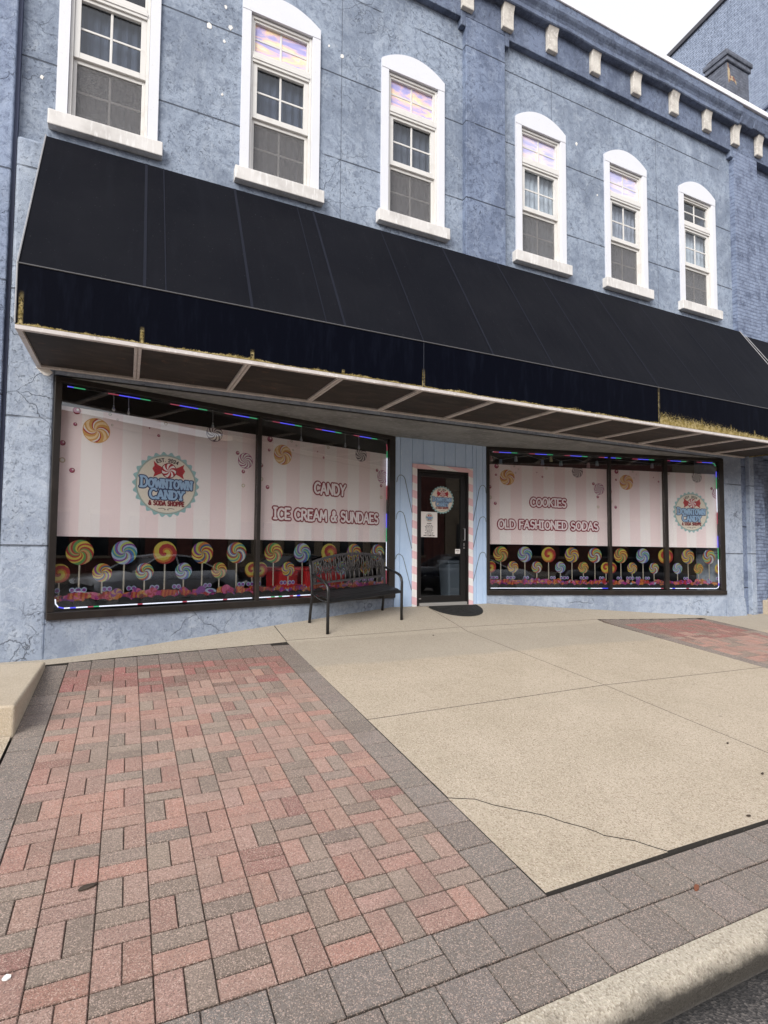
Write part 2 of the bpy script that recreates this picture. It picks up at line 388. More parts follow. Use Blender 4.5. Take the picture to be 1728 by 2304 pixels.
SAND = mat('joint_grit',(.02,.017,.015),.95,[(120,3,.55,.7,(.10,.085,.075)),(260,2,.70,.73,(.45,.42,.38))],(150,.6,.005))
m,t,b,o = nt_new('asphalt'); p = pos(t)
vor = nd(t,'ShaderNodeTexVoronoi',{'Vector':p,'Scale':85.,'Randomness':1.}); rn = sep(t,vor.outputs[1])
c = mixc(t, rng(t,rn[0],.3,1), (.06,.055,.053), (.26,.23,.21))
c = mixc(t, rng(t,noise(t,p,2,5),.4,.65,0,.6), c, (.03,.028,.028))
e = math(t,'ADD',sep(t,p)[1],math(t,'MULTIPLY',noise(t,p,9,4),.12))   # damp silt along the gutter line
c = mixc(t, rng(t,e,1.47,1.60,0,.92), c, (.008,.008,.008))
t.links.new(c,b.inputs['Base Color']); b.inputs['Roughness'].default_value=.9
t.links.new(bump(t,vor.outputs[0],.9,.012),b.inputs['Normal']); ASPH = m
EARTH = mat('open_ground',(.06,.055,.05),.95,[(1,5,.4,.6,(.09,.085,.08))])

def flatm(name, c, r=.45): return mat(name, c, r)
def lolm(name, c): return mat(name, tuple(q*.52 for q in c), .45)
PINK = mat('banner_pink',(.84,.70,.71),.5); PALE = mat('banner_pale',(.86,.80,.80),.5)
CR = flatm('crimson_print',(.24,.004,.03)); TXT = flatm('pale_pink_print',(.86,.76,.78)); TEAL = flatm('teal_print',(.30,.50,.52)); CREAM = flatm('cream_print',(.72,.65,.55))
NAVY = flatm('navy_print',(.025,.06,.15)); SKYB = flatm('sky_blue_print',(.30,.46,.66)); RED = flatm('red_print',(.42,.02,.03)); DRED = flatm('dark_red_print',(.22,.02,.03)); GOLD = flatm('tan_print',(.42,.30,.18)); WHT = flatm('white_print',(.76,.72,.70)); INK = flatm('black_print',(.02,.02,.025))
ORG_ = lolm('orange_print',(.66,.22,.04)); YEL = lolm('yellow_print',(.72,.60,.09)); GRN = lolm('green_print',(.10,.34,.10)); PUR = lolm('purple_print',(.26,.05,.34)); BLU = lolm('blue_print',(.06,.22,.56)); TQ = lolm('turquoise_print',(.05,.34,.40)); LBL = lolm('pale_blue_print',(.45,.58,.78)); LIM = lolm('lime_print',(.55,.66,.14)); MAG = lolm('magenta_print',(.46,.03,.28)); PNK = lolm('pink_print',(.72,.16,.32)); TANO = lolm('caramel_print',(.66,.40,.16)); DPUR = lolm('plum_print',(.10,.04,.10)); BLK = flatm('black_backing',(.008,.008,.008),.6)
LWHT = lolm('cream_sugar_print',(.80,.74,.66)); LRED = lolm('sugar_red_print',(.46,.03,.03))
BPAL = [WHT,flatm('caramel_swirl',(.62,.34,.10)),RED,flatm('plum_swirl',(.045,.012,.05)),flatm('magenta_swirl',(.30,.02,.16)),flatm('peach_swirl',(.80,.60,.36))]
LPAL = [LRED,ORG_,YEL,GRN,PUR,BLU,TQ,LBL,LIM,MAG,LWHT,NAVY,PNK,TANO,DPUR,BLK]
RD,OR,YE,GR,PU,BL,TU,LB,LI,MA,WH,NA,PK,TA,DP,BK = range(16)
STICK = flatm('stick_print',(.33,.30,.24)); 
INTD = mat('dark_interior',(.018,.016,.017),.8,[(1.2,4,.45,.6,(.03,.026,.025))]); INTF = mat('interior_floor',(.03,.027,.026),.5)
IRON = mat('bench_black',(.009,.009,.010),.38,[(20,4,.5,.7,(.015,.015,.016))],(120,.05,.002)); CAST = mat('bench_cast_iron',(.038,.034,.036),.5,[(30,4,.5,.7,(.04,.038,.04))])
RUB = mat('rubber_mat',(.010,.010,.010),.8,[(60,3,.5,.6,(.022,.021,.02))],(70,.8,.01))
REDB = mat('red_plastic',(.55,.02,.024),.45); GREYB = mat('grey_bin_plastic',(.14,.17,.21),.5)
LEAF = mat('dead_leaf',(.05,.035,.025),.8); LEAFR = mat('brown_leaf',(.20,.07,.035),.8)
def lamp(name,c,s): return mat(name,tuple(.35*q for q in c),.4,emit=c,est=s)
LED = [lamp('led_white',(.80,.82,.95),.95),lamp('led_blue',(.10,.10,1),.7),lamp('led_green',(.1,.8,.35),.28),lamp('led_red',(.8,.12,.2),.25),mat('led_off',(.05,.05,.055),.4)]

EDGE = mat('grimy_slab_edge',(.035,.03,.026),.95,[(60,3,.6,.75,(.12,.10,.08))])
# ------------------------------------------------------------------ ground
def clip_y(poly, y, keep_above):
    out = []
    for i in range(len(poly)):
        a, b_ = poly[i-1], poly[i]; da = a[1]-y; db = b_[1]-y
        if not keep_above: da, db = -da, -db
        if (da >= 0) != (db >= 0):
            tt = da/(da-db); out.append((a[0]+(b_[0]-a[0])*tt, y))
        if db >= 0: out.append(b_)
    return out
def slab(mb, poly, dz=0., th=.09, mi=0):
    for up_ in (False, True):
        q = clip_y(poly, 6.8, up_)
        if len(q) < 3: continue
        n = len(q); b_ = len(mb.v)
        mb.v += [(x,y,gz(y)+dz-(.0 if True else 0)) for x,y in q]
        mb.f.append(tuple(range(b_,b_+n))); mb.m.append(mi)
        lo = len(mb.v); mb.v += [(x,y,gz(y)+dz-th) for x,y in q]
        for i in range(n):
            j = (i+1)%n
            if abs(q[i][1]-6.8) < 1e-6 and abs(q[j][1]-6.8) < 1e-6: continue
            mb.f.append((b_+i,lo+i,lo+j,b_+j)); mb.m.append(1)
def yl(x): return 7.9-.2565*(3.88-x)
def yr(x): return 7.9-.255*(x-5.67)
g = .004
ck = [(1.871,3.02),(2.03,2.95),(2.10,2.86),(2.19,2.77),(2.26,2.72),(2.33,2.65),(2.39,2.56),(2.46,2.49),(2.50,2.42),(2.52,2.38),(2.58,2.33),(2.65,2.28),(2.69,2.22),(2.74,2.146)]
ck = [(x+random.uniform(-.008,.008) if 0<i<len(ck)-1 else x, y) for i,(x,y) in enumerate(ck)]
mb = MB()
slab(mb, [(1.871,2.136)]+[(x-.003,y-.004) for x,y in reversed(ck)])
slab(mb, [(x+.003,y+.004) for x,y in ck]+[(4.665-g,2.136),(4.665-g,4.374),(1.871,4.289)])
slab(mb, [(4.665+g,2.136),(7.30,2.136),(7.30,4.299),(4.665+g,4.374)])
slab(mb, [(1.871,4.29+2*g),(4.66-g,4.375+2*g),(4.53-g,6.96),(1.86,6.86)])
slab(mb, [(4.66+g,4.375+2*g),(7.30,4.30+2*g),(7.25,6.95),(4.53+g,6.96)])
slab(mb, [(1.865,6.86+2*g),(4.53-g,6.96+2*g),(4.455-g,7.96),(3.88,7.96),(1.83,yl(1.83)+.05)])
slab(mb, [(4.53+g,6.96+2*g),(7.25,6.95+2*g),(6.45,yr(6.45)+.05),(5.66,7.96),(4.455+g,7.96)])
slab(mb, [(7.25,6.95+2*g),(9.58,6.72),(9.60,6.68),(10.29,6.74),(6.45+.012,yr(6.45)+.05)])
slab(mb, [(9.60,2.13),(14,2.13),(14,7.2),(10.29,7.2),(10.29,6.75),(9.60,6.67)])
slab(mb, [(-.72,6.53),(-.07,6.625),(1.855,6.82),(1.855,6.86+2*g),(1.82,yl(1.82)+.05),(-.72,6.78),(-1.3,6.8),(-1.3,6.47)])
slab(mb, [(-6,2.13),(-.715,2.13),(-.715,4.79),(-6,4.79)])
slab(mb, [(-6,4.8),(-1.31,4.8),(-1.31,6.9),(-6,6.9)],-.02)
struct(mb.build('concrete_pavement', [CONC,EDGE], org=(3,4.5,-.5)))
mb = MB(); slab(mb,[(-7,1.655),(20,1.655),(20,8.1),(-7,8.1)],-.045,.1); struct(mb.build('joint_sand', [SAND,SAND], org=(0,4,-.6)))

# pavers: every brick a chamfered block, tone per brick
def paver(mb, x0,x1,y0,y1, tone, ch=.004, dz=0.):
    e_ = random.uniform(.0012,.002); x0 += e_; x1 -= e_; y0 += .0032+random.uniform(-.001,.0012); y1 -= .0032
    a,b2,c2,d2 = [dz+random.uniform(-.0015,.0015) for _ in range(4)]
    top = [(x0+ch,y0+ch,gz(y0)+a),(x1-ch,y0+ch,gz(y0)+b2),(x1-ch,y1-ch,gz(y1)+c2),(x0+ch,y1-ch,gz(y1)+d2)]
    mid = [(x0,y0,gz(y0)+a-.004),(x1,y0,gz(y0)+b2-.004),(x1,y1,gz(y1)+c2-.004),(x0,y1,gz(y1)+d2-.004)]
    low = [(x,y,z-.055) for x,y,z in mid]
    cc = (tone[0],tone[1],tone[2],1)
    mb.col[mb.face(top)] = cc
    for i in range(4):
        j = (i+1)%4
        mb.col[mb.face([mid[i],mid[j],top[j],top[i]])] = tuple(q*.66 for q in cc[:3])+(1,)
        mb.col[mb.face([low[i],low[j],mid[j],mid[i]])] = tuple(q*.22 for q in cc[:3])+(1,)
def jitter(c, v=.13):
    k = 1+random.uniform(-v,v); return tuple(q*k*(1+random.uniform(-.015,.015)) for q in c)
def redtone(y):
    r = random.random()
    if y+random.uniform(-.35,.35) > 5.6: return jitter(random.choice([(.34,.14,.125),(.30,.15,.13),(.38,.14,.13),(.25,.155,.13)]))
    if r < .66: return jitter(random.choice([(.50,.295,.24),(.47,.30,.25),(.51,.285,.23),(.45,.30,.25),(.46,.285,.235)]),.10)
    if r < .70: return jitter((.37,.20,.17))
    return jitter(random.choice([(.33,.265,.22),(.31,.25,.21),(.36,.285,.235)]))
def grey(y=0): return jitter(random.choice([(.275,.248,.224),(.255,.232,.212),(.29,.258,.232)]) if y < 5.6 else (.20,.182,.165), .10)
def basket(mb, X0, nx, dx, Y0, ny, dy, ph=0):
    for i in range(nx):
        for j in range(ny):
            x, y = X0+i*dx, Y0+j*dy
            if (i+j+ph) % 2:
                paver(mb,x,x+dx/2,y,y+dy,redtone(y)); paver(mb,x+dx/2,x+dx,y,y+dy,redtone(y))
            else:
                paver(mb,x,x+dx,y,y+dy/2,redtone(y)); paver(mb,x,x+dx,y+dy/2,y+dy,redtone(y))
mb = MB()
NX,DX = 10,.2145; DY = (6.27-2.12)/20
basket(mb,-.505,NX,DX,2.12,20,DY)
xe = -.505+NX*DX
for j in range(21):                       # side borders
    y = 2.12+j*.218
    yt = min(y+.218, 6.80)
    if y < 6.3:
        paver(mb,-.70,-.507,y,min(yt,6.5),grey(y))
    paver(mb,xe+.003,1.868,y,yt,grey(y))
for j in range(2):
    for i in range(NX):                   # top border follows the slanting strip of concrete
        x = -.505+i*DX; yb = 6.272+(.0 if j == 0 else .225)
        lim = 6.545+.113*(x+.6)
        if j == 0: paver(mb,x,x+DX,yb,min(yb+.225,lim),grey(6.5))
        elif lim-yb > .05: paver(mb,x,x+DX,yb,lim,grey(6.5))
for k, (y0,y1) in enumerate(((1.90,2.118),(1.675,1.898))):   # soldier rows along the kerb
    x = -1.6-.1*k
    while x < 9.6:
        w = .236+random.uniform(-.003,.003)
        if k == 0 and .92 < x < 1.15: paver(mb,x,x+w,y0,(y0+y1)/2,grey()); paver(mb,x,x+w,(y0+y1)/2,y1,grey())
        else: paver(mb,x,x+w,y0,y1,grey())
        x += w
struct(mb.build('brick_paving', PAV, org=(.6,4,-.55)))
mb = MB()
basket(mb,7.50,9,.212,2.13,21,.2135)
for j in range(21):
    y = 2.13+j*.2135
    paver(mb,7.305,7.498,y,y+.2135,grey(y)); paver(mb,9.41,9.59,y,y+.2135,grey(y))
for i in range(9):
    x = 7.50+i*.212; paver(mb,x,x+.212,6.615,6.615+.30-.013*i*2.0,grey(6.6))
paver(mb,7.305,7.498,6.615,6.93,grey(6.6))
struct(mb.build('brick_paving', PAV, org=(8.4,4.4,-.5)))

# kerb, gutter, street, land to the horizon
kp = [(1.667,gz(1.667)+.004),(1.64,-.757),(1.61,-.763),(1.59,-.771),(1.575,-.781),(1.562,-.793),(1.552,-.807),(1.546,-.824),(1.544,-.85),(1.544,-1.05)]
mb = MB(); xs = [-9+.9*i for i in range(34)]
for a,b2 in zip(xs,xs[1:]):
    for i in range(len(kp)-1):
        mb.face([(a,kp[i][0],kp[i][1]),(a,kp[i+1][0],kp[i+1][1]),(b2,kp[i+1][0],kp[i+1][1]),(b2,kp[i][0],kp[i][1])])
struct(mb.build('kerb', grime_and_shade(KERB.copy()), org=(3,1.5,-.8)))
mb = MB(); mb.face([(-60,-12,-.93),(80,-12,-.93),(80,1.54,-.875),(-60,1.54,-.875)]); struct(mb.build('street', ASPH, org=(3,-3,-.93)))
mb = MB(); mb.box(-60,80,-17,-12,-1.0,-.78); struct(mb.build('far_pavement', KERB, org=(3,-14,-.8)))
mb = MB()
for q in ([(-700,-700),(700,-700),(700,-17),(-700,-17)],[(-700,8.2),(700,8.2),(700,700),(-700,700)],[(-700,-17),(-60,-17),(-60,8.2),(-700,8.2)],[(80,-17),(700,-17),(700,8.2),(80,8.2)],[(-60,1.4),(-6,1.4),(-6,8.2),(-60,8.2)],[(14,2.1),(80,2.1),(80,8.2),(14,8.2)]):
    mb.face([(x,y,(-.98 if y < 0 or q[0][1] < 1.3 else -.72)) for x,y in q])
struct(mb.build('ground', EARTH, org=(0,0,-.9)))

# ------------------------------------------------------------------ the shop building
B = thing('shop_building','weathered blue stucco two-storey shop building with white arched upper windows','building',(4.9,6.8,-.3))
FY = 6.72
# main walls
WC = [-.322,1.662,3.606,5.972,7.905,9.832]      # window centres
mb = MB(); Mb = MF(6.80)
def wall_holes(mb, M, x0,x1,z0,z1, holes, w0, w1, mi=0):
    xs = [x0]
    for a,b2,c0,c1 in holes: xs += [a,b2]
    xs.append(x1)
    for i in range(0,len(xs)-1,2): mb.mbox(M,xs[i],xs[i+1],z0,z1,w0,w1,mi)
    for a,b2,c0,c1 in holes:
        mb.mbox(M,a,b2,z0,c0,w0,w1,mi); mb.mbox(M,a,b2,c1,z1,w0,w1,mi)
H = [(c-.42,c+.42,5.60,7.75) for c in WC]
wall_holes(mb,Mb,-1.17,4.46,5.0,9.2,H[:3],0,.3); wall_holes(mb,Mb,5.19,10.86,5.0,9.2,H[3:],0,.3)
mb.build('wall', STU, B)
mb = MB(); mb.box(4.46,5.19,6.70,6.99,5.0,8.99); mb.build('pilaster', STUP, B, bevel=.012)
# frieze with small corbelled returns, then cornice
mb = MB()
for a,b2 in ((-1.17,4.46),(5.19,10.86)):
    mb.box(a+.09,b2-.09,6.70,6.95,8.95,9.55); mb.box(a,a+.088,6.701,6.95,8.83,9.55); mb.box(b2-.088,b2,6.701,6.95,8.83,9.55)
mb.box(4.462,5.188,6.70,6.95,8.992,9.55)
mb.build('frieze', CORN, B, bevel=.01)
mb = MB()
prof = [(6.95,9.44),(6.58,9.44),(6.565,9.455),(6.565,9.52),(6.545,9.56),(6.51,9.60),(6.49,9.635),(6.485,9.77),(6.95,9.77)]
NXC = 40
for i in range(NXC):
    a = -1.17+12.03*i/NXC; b2 = -1.17+12.03*(i+1)/NXC
    da = .012*sin(a*2.3)+.008*sin(a*5.1); db = .012*sin(b2*2.3)+.008*sin(b2*5.1)
    for (y0,z0),(y1,z1) in zip(prof,prof[1:]):
        f0 = 1 if z0 < 9.5 else (.4 if z0 < 9.7 else 0); f1 = 1 if z1 < 9.5 else (.4 if z1 < 9.7 else 0)
        mb.face([(a,y0,z0+da*f0),(b2,y0,z0+db*f0),(b2,y1,z1+db*f1),(a,y1,z1+da*f1)])
mb.build('cornice', CORN, B, merge=True)
mb = MB(); mb.box(-1.2,10.86,6.46,7.1,9.772,9.875); mb.build('coping', CAPW, B, bevel=.012)
mb = MB(); mb.box(-1.17,-1.0,7.0,24,2.9,9.4); mb.box(10.7,10.86,7.21,24,2.9,9.4); mb.box(-1.0,10.7,6.99,24,8.3,8.4); mb.build('side_wall', INTD, B)
mb = MB(); mb.face([(-1.2,7.1,9.5),(10.86,7.1,9.5),(10.86,24,9.1),(-1.2,24,9.1)]); mb.build('roof', ROOF, B)
def bracket(mb, x, z0, z1, p0, p1, w=.205):
    pr = [(6.70,z0)]
    pts = [(p0*.96,z0+.012)]+[(p0+(p1-p0)*max(0,(u-.45)/.55)**2, z0+.03+(z1-z0-.03)*u) for u in [i/9 for i in range(10)]]
    pr += [(6.70-a,z) for a,z in pts]+[(6.70,z1)]
    n = len(pr); b_ = len(mb.v)
    mb.v += [(x,y,z) for y,z in pr]+[(x+w,y,z) for y,z in pr]
    mb.f.append(tuple(reversed(range(b_,b_+n)))); mb.m.append(0); mb.f.append(tuple(range(b_+n,b_+2*n))); mb.m.append(0)
    for i in range(n):
        j = (i+1)%n; mb.f.append((b_+i,b_+j,b_+n+j,b_+n+i)); mb.m.append(0)
for x in (1.6,2.53,3.46,4.36,5.11,6.01,6.97,7.96,8.96,9.9,10.77):
    mb = MB(); bracket(mb,x,9.055,9.50,.065,.135); mb.build('bracket', BRACK, B, bevel=.008)
# ground-floor walls: piers, bulkheads, header, soffit of the splayed entry
mb = MB(); mb.box(-1.17,-.742,FY,7.3,-.6,5.2); mb.build('pier', STUL, B, bevel=.03, seg=3)
mb = MB(); mb.box(10.30,10.86,FY,7.3,-.6,5.2)
mb.hexa([(10.30,6.66,-.6),(10.90,6.66,-.6),(10.90,6.72,-.6),(10.30,6.72,-.6),(10.32,6.712,.0),(10.87,6.712,.0),(10.87,6.72,.0),(10.32,6.72,.0)])
mb.build('pier', STUL, B, bevel=.02)
mb = MB(); mb.box(-.742,10.30,FY,6.99,2.69,5.0); mb.build('header_wall', STUL, B)
mb = MB()
for q in ([(-.742,6.72,2.672),(10.30,6.72,2.672),(5.67,8.1,2.672),(3.88,8.1,2.672)],):
    mb.face(list(reversed(q))); mb.face([(x,y,z+.015) for x,y,z in q])
mb.build('soffit', SOFF, B)
for M_, xs_, nm in ((ML,[-.742+.46*i for i in range(11)],'l'),(MR,[5.67+.463*i for i in range(11)],'r')):
    mb = MB(); 
    xs_[-1] = 3.88 if M_ is ML else 10.298
    for a,b2 in zip(xs_,xs_[1:]):
        za = gz(M_(a,0,0)[1])-.08; zb = gz(M_(b2,0,0)[1])-.08
        mb.hexa([M_(a,za,0),M_(b2,zb,0),M_(b2,zb,.2),M_(a,za,.2),M_(a,.092,0),M_(b2,.092,0),M_(b2,.092,.2),M_(a,.092,.2)])
    mb.build('bulkhead', STUL, B, merge=True)

# upper windows: the first built with its parts, the others copies
def mk_window(cx):
    M = lambda x,z,w: (cx+x, 6.765+w, z)
    mb = MB()
    mb.mbox(M,-.517,-.407,5.60,7.70,0,.06); mb.mbox(M,.407,.517,5.60,7.70,0,.06)
    arch = [(-.517+1.034*i/16, 7.832+.19*(1-((-.517+1.034*i/16)/.517)**2)) for i in range(17)]
    mb.prism(M,[(-.517,7.703),(-.407,7.703),(-.407,7.70),(.407,7.70),(.407,7.703),(.517,7.703)]+list(reversed(arch)),-.004,.06)
    w = mb.build('window', WHITE, B, bevel=.004)
    def sub(mb, name, mt, bev=.003):
        o = mb.build(name, mt, B, bevel=bev); o.parent = w; return o
    mb = MB(); mb.mbox(M,-.58,.575,5.41,5.58,-.07,.10); sub(mb,'sill',SILL,.01)
    mb = MB()                                            # outer frame and transom bar
    mb.mbox(M,-.405,-.372,5.585,7.69,.035,.14); mb.mbox(M,.372,.405,5.585,7.69,.035,.14); mb.mbox(M,-.371,.371,7.655,7.69,.036,.14)
    mb.mbox(M,-.371,.371,7.075,7.205,.03,.14); mb.mbox(M,-.376,.376,7.11,7.15,.02,.03); mb.mbox(M,-.371,.371,5.585,5.62,.05,.16)
    sub(mb,'frame',VINYL)
    mb = MB()
    for a,b2,c0,c1 in ((-.371,-.345,7.206,7.654),(.345,.371,7.206,7.654),(-.344,.344,7.206,7.235),(-.344,.344,7.625,7.654)): mb.mbox(M,a,b2,c0,c1,.055,.12)
    mb.mbox(M,-.013,.013,7.236,7.624,.085,.10); mb.mbox(M,-.344,-.014,7.415,7.441,.0855,.0995); mb.mbox(M,.014,.344,7.415,7.441,.0855,.0995)
    sub(mb,'transom_sash',VINYL)
    mb = MB()
    for a,b2,c0,c1 in ((-.371,-.31,6.345,7.074),(.31,.371,6.345,7.074),(-.309,.309,6.345,6.415),(-.309,.309,7.035,7.074)): mb.mbox(M,a,b2,c0,c1,.052,.10)
    mb.mbox(M,-.013,.013,6.416,7.034,.08,.094); mb.mbox(M,-.309,-.014,6.71,6.734,.0805,.0935); mb.mbox(M,.014,.309,6.71,6.734,.0805,.0935)
    sub(mb,'upper_sash',VINYL)
    mb = MB()
    for a,b2,c0,c1 in ((-.371,-.335,5.62,6.344),(.335,.371,5.62,6.344),(-.334,.334,5.62,5.685),(-.334,.334,6.30,6.344)): mb.mbox(M,a,b2,c0,c1,.085,.15)
    mb.mbox(M,-.012,.012,5.686,6.299,.118,.13); mb.mbox(M,-.334,-.013,5.985,6.008,.1185,.1295); mb.mbox(M,.013,.334,5.985,6.008,.1185,.1295)
    sub(mb,'lower_sash',VINYL)
    mb = MB(); mb.mbox(M,-.309,.309,6.416,7.034,.088,.0905); sub(mb,'pane',GLU,0)
    mb = MB(); mb.mbox(M,-.334,.334,5.686,6.299,.124,.1265); sub(mb,'pane',GLU,0)
    mb = MB(); mb.mbox(M,-.334,.334,5.64,6.33,.098,.1); sub(mb,'insect_screen',SCREEN,0)
    mb = MB(); mb.mbox(M,-.344,.344,7.236,7.624,.092,.096); sub(mb,'transom_pane',GLU,0)
    mb = MB()
    n = 40
    for i in range(n):
        a = -.42+.84*i/n; b2 = -.42+.84*(i+1)/n
        mb.face([M(a,5.6,.175+.012*sin(i*1.3)),M(b2,5.6,.175+.012*sin((i+1)*1.3)),M(b2,7.1,.175+.012*sin((i+1)*1.3)),M(a,7.1,.175+.012*sin(i*1.3))])
    sub(mb,'curtain',BLIND,0)
    return w
W0 = mk_window(WC[0])
CURTS = [BLIND, BLIND, mat('dim_curtain',(.12,.125,.155),.9), CURT, mat('grey_curtain',(.36,.36,.41),.9,[(9,3,.4,.6,(.50,.50,.56),(3,1,.6))]), CURT]
for i in range(1,6):
    w = W0.copy(); COL.objects.link(w); w.parent = B; dx = WC[i]-WC[0]; w.location = (dx,0,-K*dx)
    for ch in W0.children:
        c = ch.copy(); COL.objects.link(c); c.parent = w
        k = ch.name.split('.')[0]
        if k == 'transom_pane' or k == 'curtain':
            c.data = ch.data.copy(); c.data.materials[0] = (FILMS[i] or GLU) if k == 'transom_pane' else CURTS[i]
# flakes where the paint has come off down to the plaster
mb = MB()
for (x,z,r) in ((.74,7.23,.035),(.99,7.32,.028),(.92,7.11,.018),(.93,7.56,.02),(.91,6.42,.016),(2.47,7.55,.03),(2.28,7.62,.015),(6.68,7.73,.028),(7.14,6.97,.015),(-.97,5.91,.022)):
    x *= 1.012; z = .95+(z-.95)*1.012; a0 = random.random()*6
    pts = [(x+r*(1+.5*random.random())*(.55 if k%2 else .8)*cos(a0+k*pi/4), z+r*1.25*(.7+.5*random.random())*sin(a0+k*pi/4)) for k in range(8)]
    cx = sum(q[0] for q in pts)/8; cz = sum(q[1] for q in pts)/8
    pts.sort(key=lambda q: __import__('math').atan2(q[1]-cz,q[0]-cx))
    mb = MB(); mb.prism(Mb,pts,-.004,.001); mb.build('paint_chip', CHIP, B)
mb = MB(); pts = [(-.92,2.74),(-.86,2.76),(-.80,2.74),(-.76,2.70),(-.80,2.66),(-.84,2.665),(-.87,2.69)]
mb.prism(MF(FY),pts,-.006,.001); lab(mb.build('paint_chip', CHIP, B),'broken plaster at the top of the left pier')

# entry: siding, striped trim, door
mb = MB()
def board(a,b2,z0,z1): mb.mbox(MD,a+.003,b2-.003,z0,z1,-.012,.03)
zb = -.08
for a,b2 in ((3.88,3.98),(3.98,4.20),(5.375,5.455),(5.455,5.59),(5.59,5.667)): board(a,b2,zb,2.672)
for a,b2 in ((4.20,4.401),(4.401,4.609),(4.609,4.816),(4.816,5.024),(5.024,5.239),(5.239,5.375)): board(a,b2,2.26,2.672)
mb.build('siding', SIDE, B, bevel=.004)
mb = MB(); mb.mbox(MD,3.87,4.25,zb,2.69,.028,.06); mb.mbox(MD,5.32,5.68,zb,2.69,.028,.06); mb.mbox(MD,4.25,5.32,2.2,2.69,.028,.06); mb.build('siding_gap', GAP, B)
mb = MB(); mb.mbox(MD,4.20,4.283,zb,2.258,-.03,.05); mb.mbox(MD,5.289,5.375,zb,2.258,-.03,.05); mb.mbox(MD,4.284,5.288,2.182,2.258,-.0302,.05); mb.build('door_trim', TRIM, B, bevel=.003)
mb = MB(); mb.mbox(MD,4.284,4.325,-.06,2.18,-.02,.12); mb.mbox(MD,5.25,5.288,-.06,2.18,-.02,.12); mb.mbox(MD,4.326,5.249,2.135,2.18,-.02,.12)
mb.mbox(MD,4.33,4.372,-.01,2.13,.0,.05); mb.mbox(MD,5.143,5.245,-.01,2.13,.0,.05); mb.mbox(MD,4.373,5.142,2.065,2.13,.0,.05); mb.mbox(MD,4.373,5.142,-.01,.095,.0,.05)
D = mb.build('door', DOORB, B, bevel=.004)
def dsub(mb,name,mt,bev=.002):
    o = mb.build(name,mt,B,bevel=bev); o.parent = D; return o
mb = MB(); mb.mbox(MD,4.373,5.142,.096,2.064,.022,.028); dsub(mb,'glass',GLS,0)
mb = MB(); mb.tube([MD(5.195,1.02,0),MD(5.195,1.02,-.045),MD(5.195,1.22,-.045),MD(5.195,1.22,0)],.008); dsub(mb,'handle',STEEL,0)
mb = MB(); mb.mbox(MD,5.193,5.212,.92,.975,-.012,0); mb.tube([MD(5.205,.89,0),MD(5.205,.89,-.012)],.014,12); dsub(mb,'lock',STEEL)
mb = MB(); mb.mbox(MD,4.33,5.245,-.065,-.014,-.04,.12); dsub(mb,'threshold',ALUM)
mb = MB(); mb.mbox(MD,4.335,4.375,.045,.06,-.006,0); dsub(mb,'maker_plate',STEEL)

# display windows: frames, mullions, panes
def display(M, x0,x1, bars, zt):
    mb = MB()
    mb.mbox(M,x0,x1,.087,.168,-.045,.06); mb.mbox(M,x0,x1,2.612,2.671,-.03,.06)
    mb.mbox(M,x0,bars[0][0],.169,2.611,-.03,.06); mb.mbox(M,bars[-1][1],x1,.169,2.611,-.03,.06)
    fr = mb.build('display_window', FRAME, B, bevel=.006)
    for a,b2 in bars[1:-1]:
        mb = MB(); mb.mbox(M,a,b2,.169,2.611,-.028,.055); o = mb.build('mullion', FRAME, B, bevel=.004); o.parent = fr
    for (a0,a),(b2,b3) in zip(bars,bars[1:]):
        mb = MB(); mb.mbox(M,a+.0005,b2-.0005,.169,2.611,.0,.006); o = mb.build('pane', GLS, B); o.parent = fr
    return fr
display(ML,-.741,3.879,[(-.674,-.674),(1.546,1.597),(3.762,3.762)],2.61)
display(MR,5.669,10.299,[(5.722,5.722),(7.955,7.996),(9.062,9.127),(10.2,10.2)],2.61)
# dark sales room behind
fl = [(-1.1,6.95),(-.742,6.95),(3.88,8.05),(5.67,8.05),(10.30,6.95),(10.8,6.95),(10.8,19),(-1.1,19)]
mb = MB(); mb.face([(x,y,-.04) for x,y in fl]); mb.build('shop_floor', INTF, B)
mb = MB(); mb.face([(-1.1,19,-.04),(10.8,19,-.04),(10.8,19,2.9),(-1.1,19,2.9)]); mb.face([(-1.1,7.3,-.04),(-1.1,19,-.04),(-1.1,19,2.9),(-1.1,7.3,2.9)]); mb.face([(10.8,7.3,-.04),(10.8,19,-.04),(10.8,19,2.9),(10.8,7.3,2.9)])
mb.face([(-1.1,6.99,2.9),(10.8,6.99,2.9),(10.8,19,2.9),(-1.1,19,2.9)]); mb.box(-1.0,10.7,7.6,7.65,4.8,8.29); mb.build('inner_wall', INTD, B)
SHW = mat('shelf_wood',(.035,.022,.016),.6)
for x in (0.3,2.6,6.2,8.4):
    mb = MB(); mb.box(x,x+1.6,14,14.4,.0,2.0); mb.build('shelf', SHW, B)

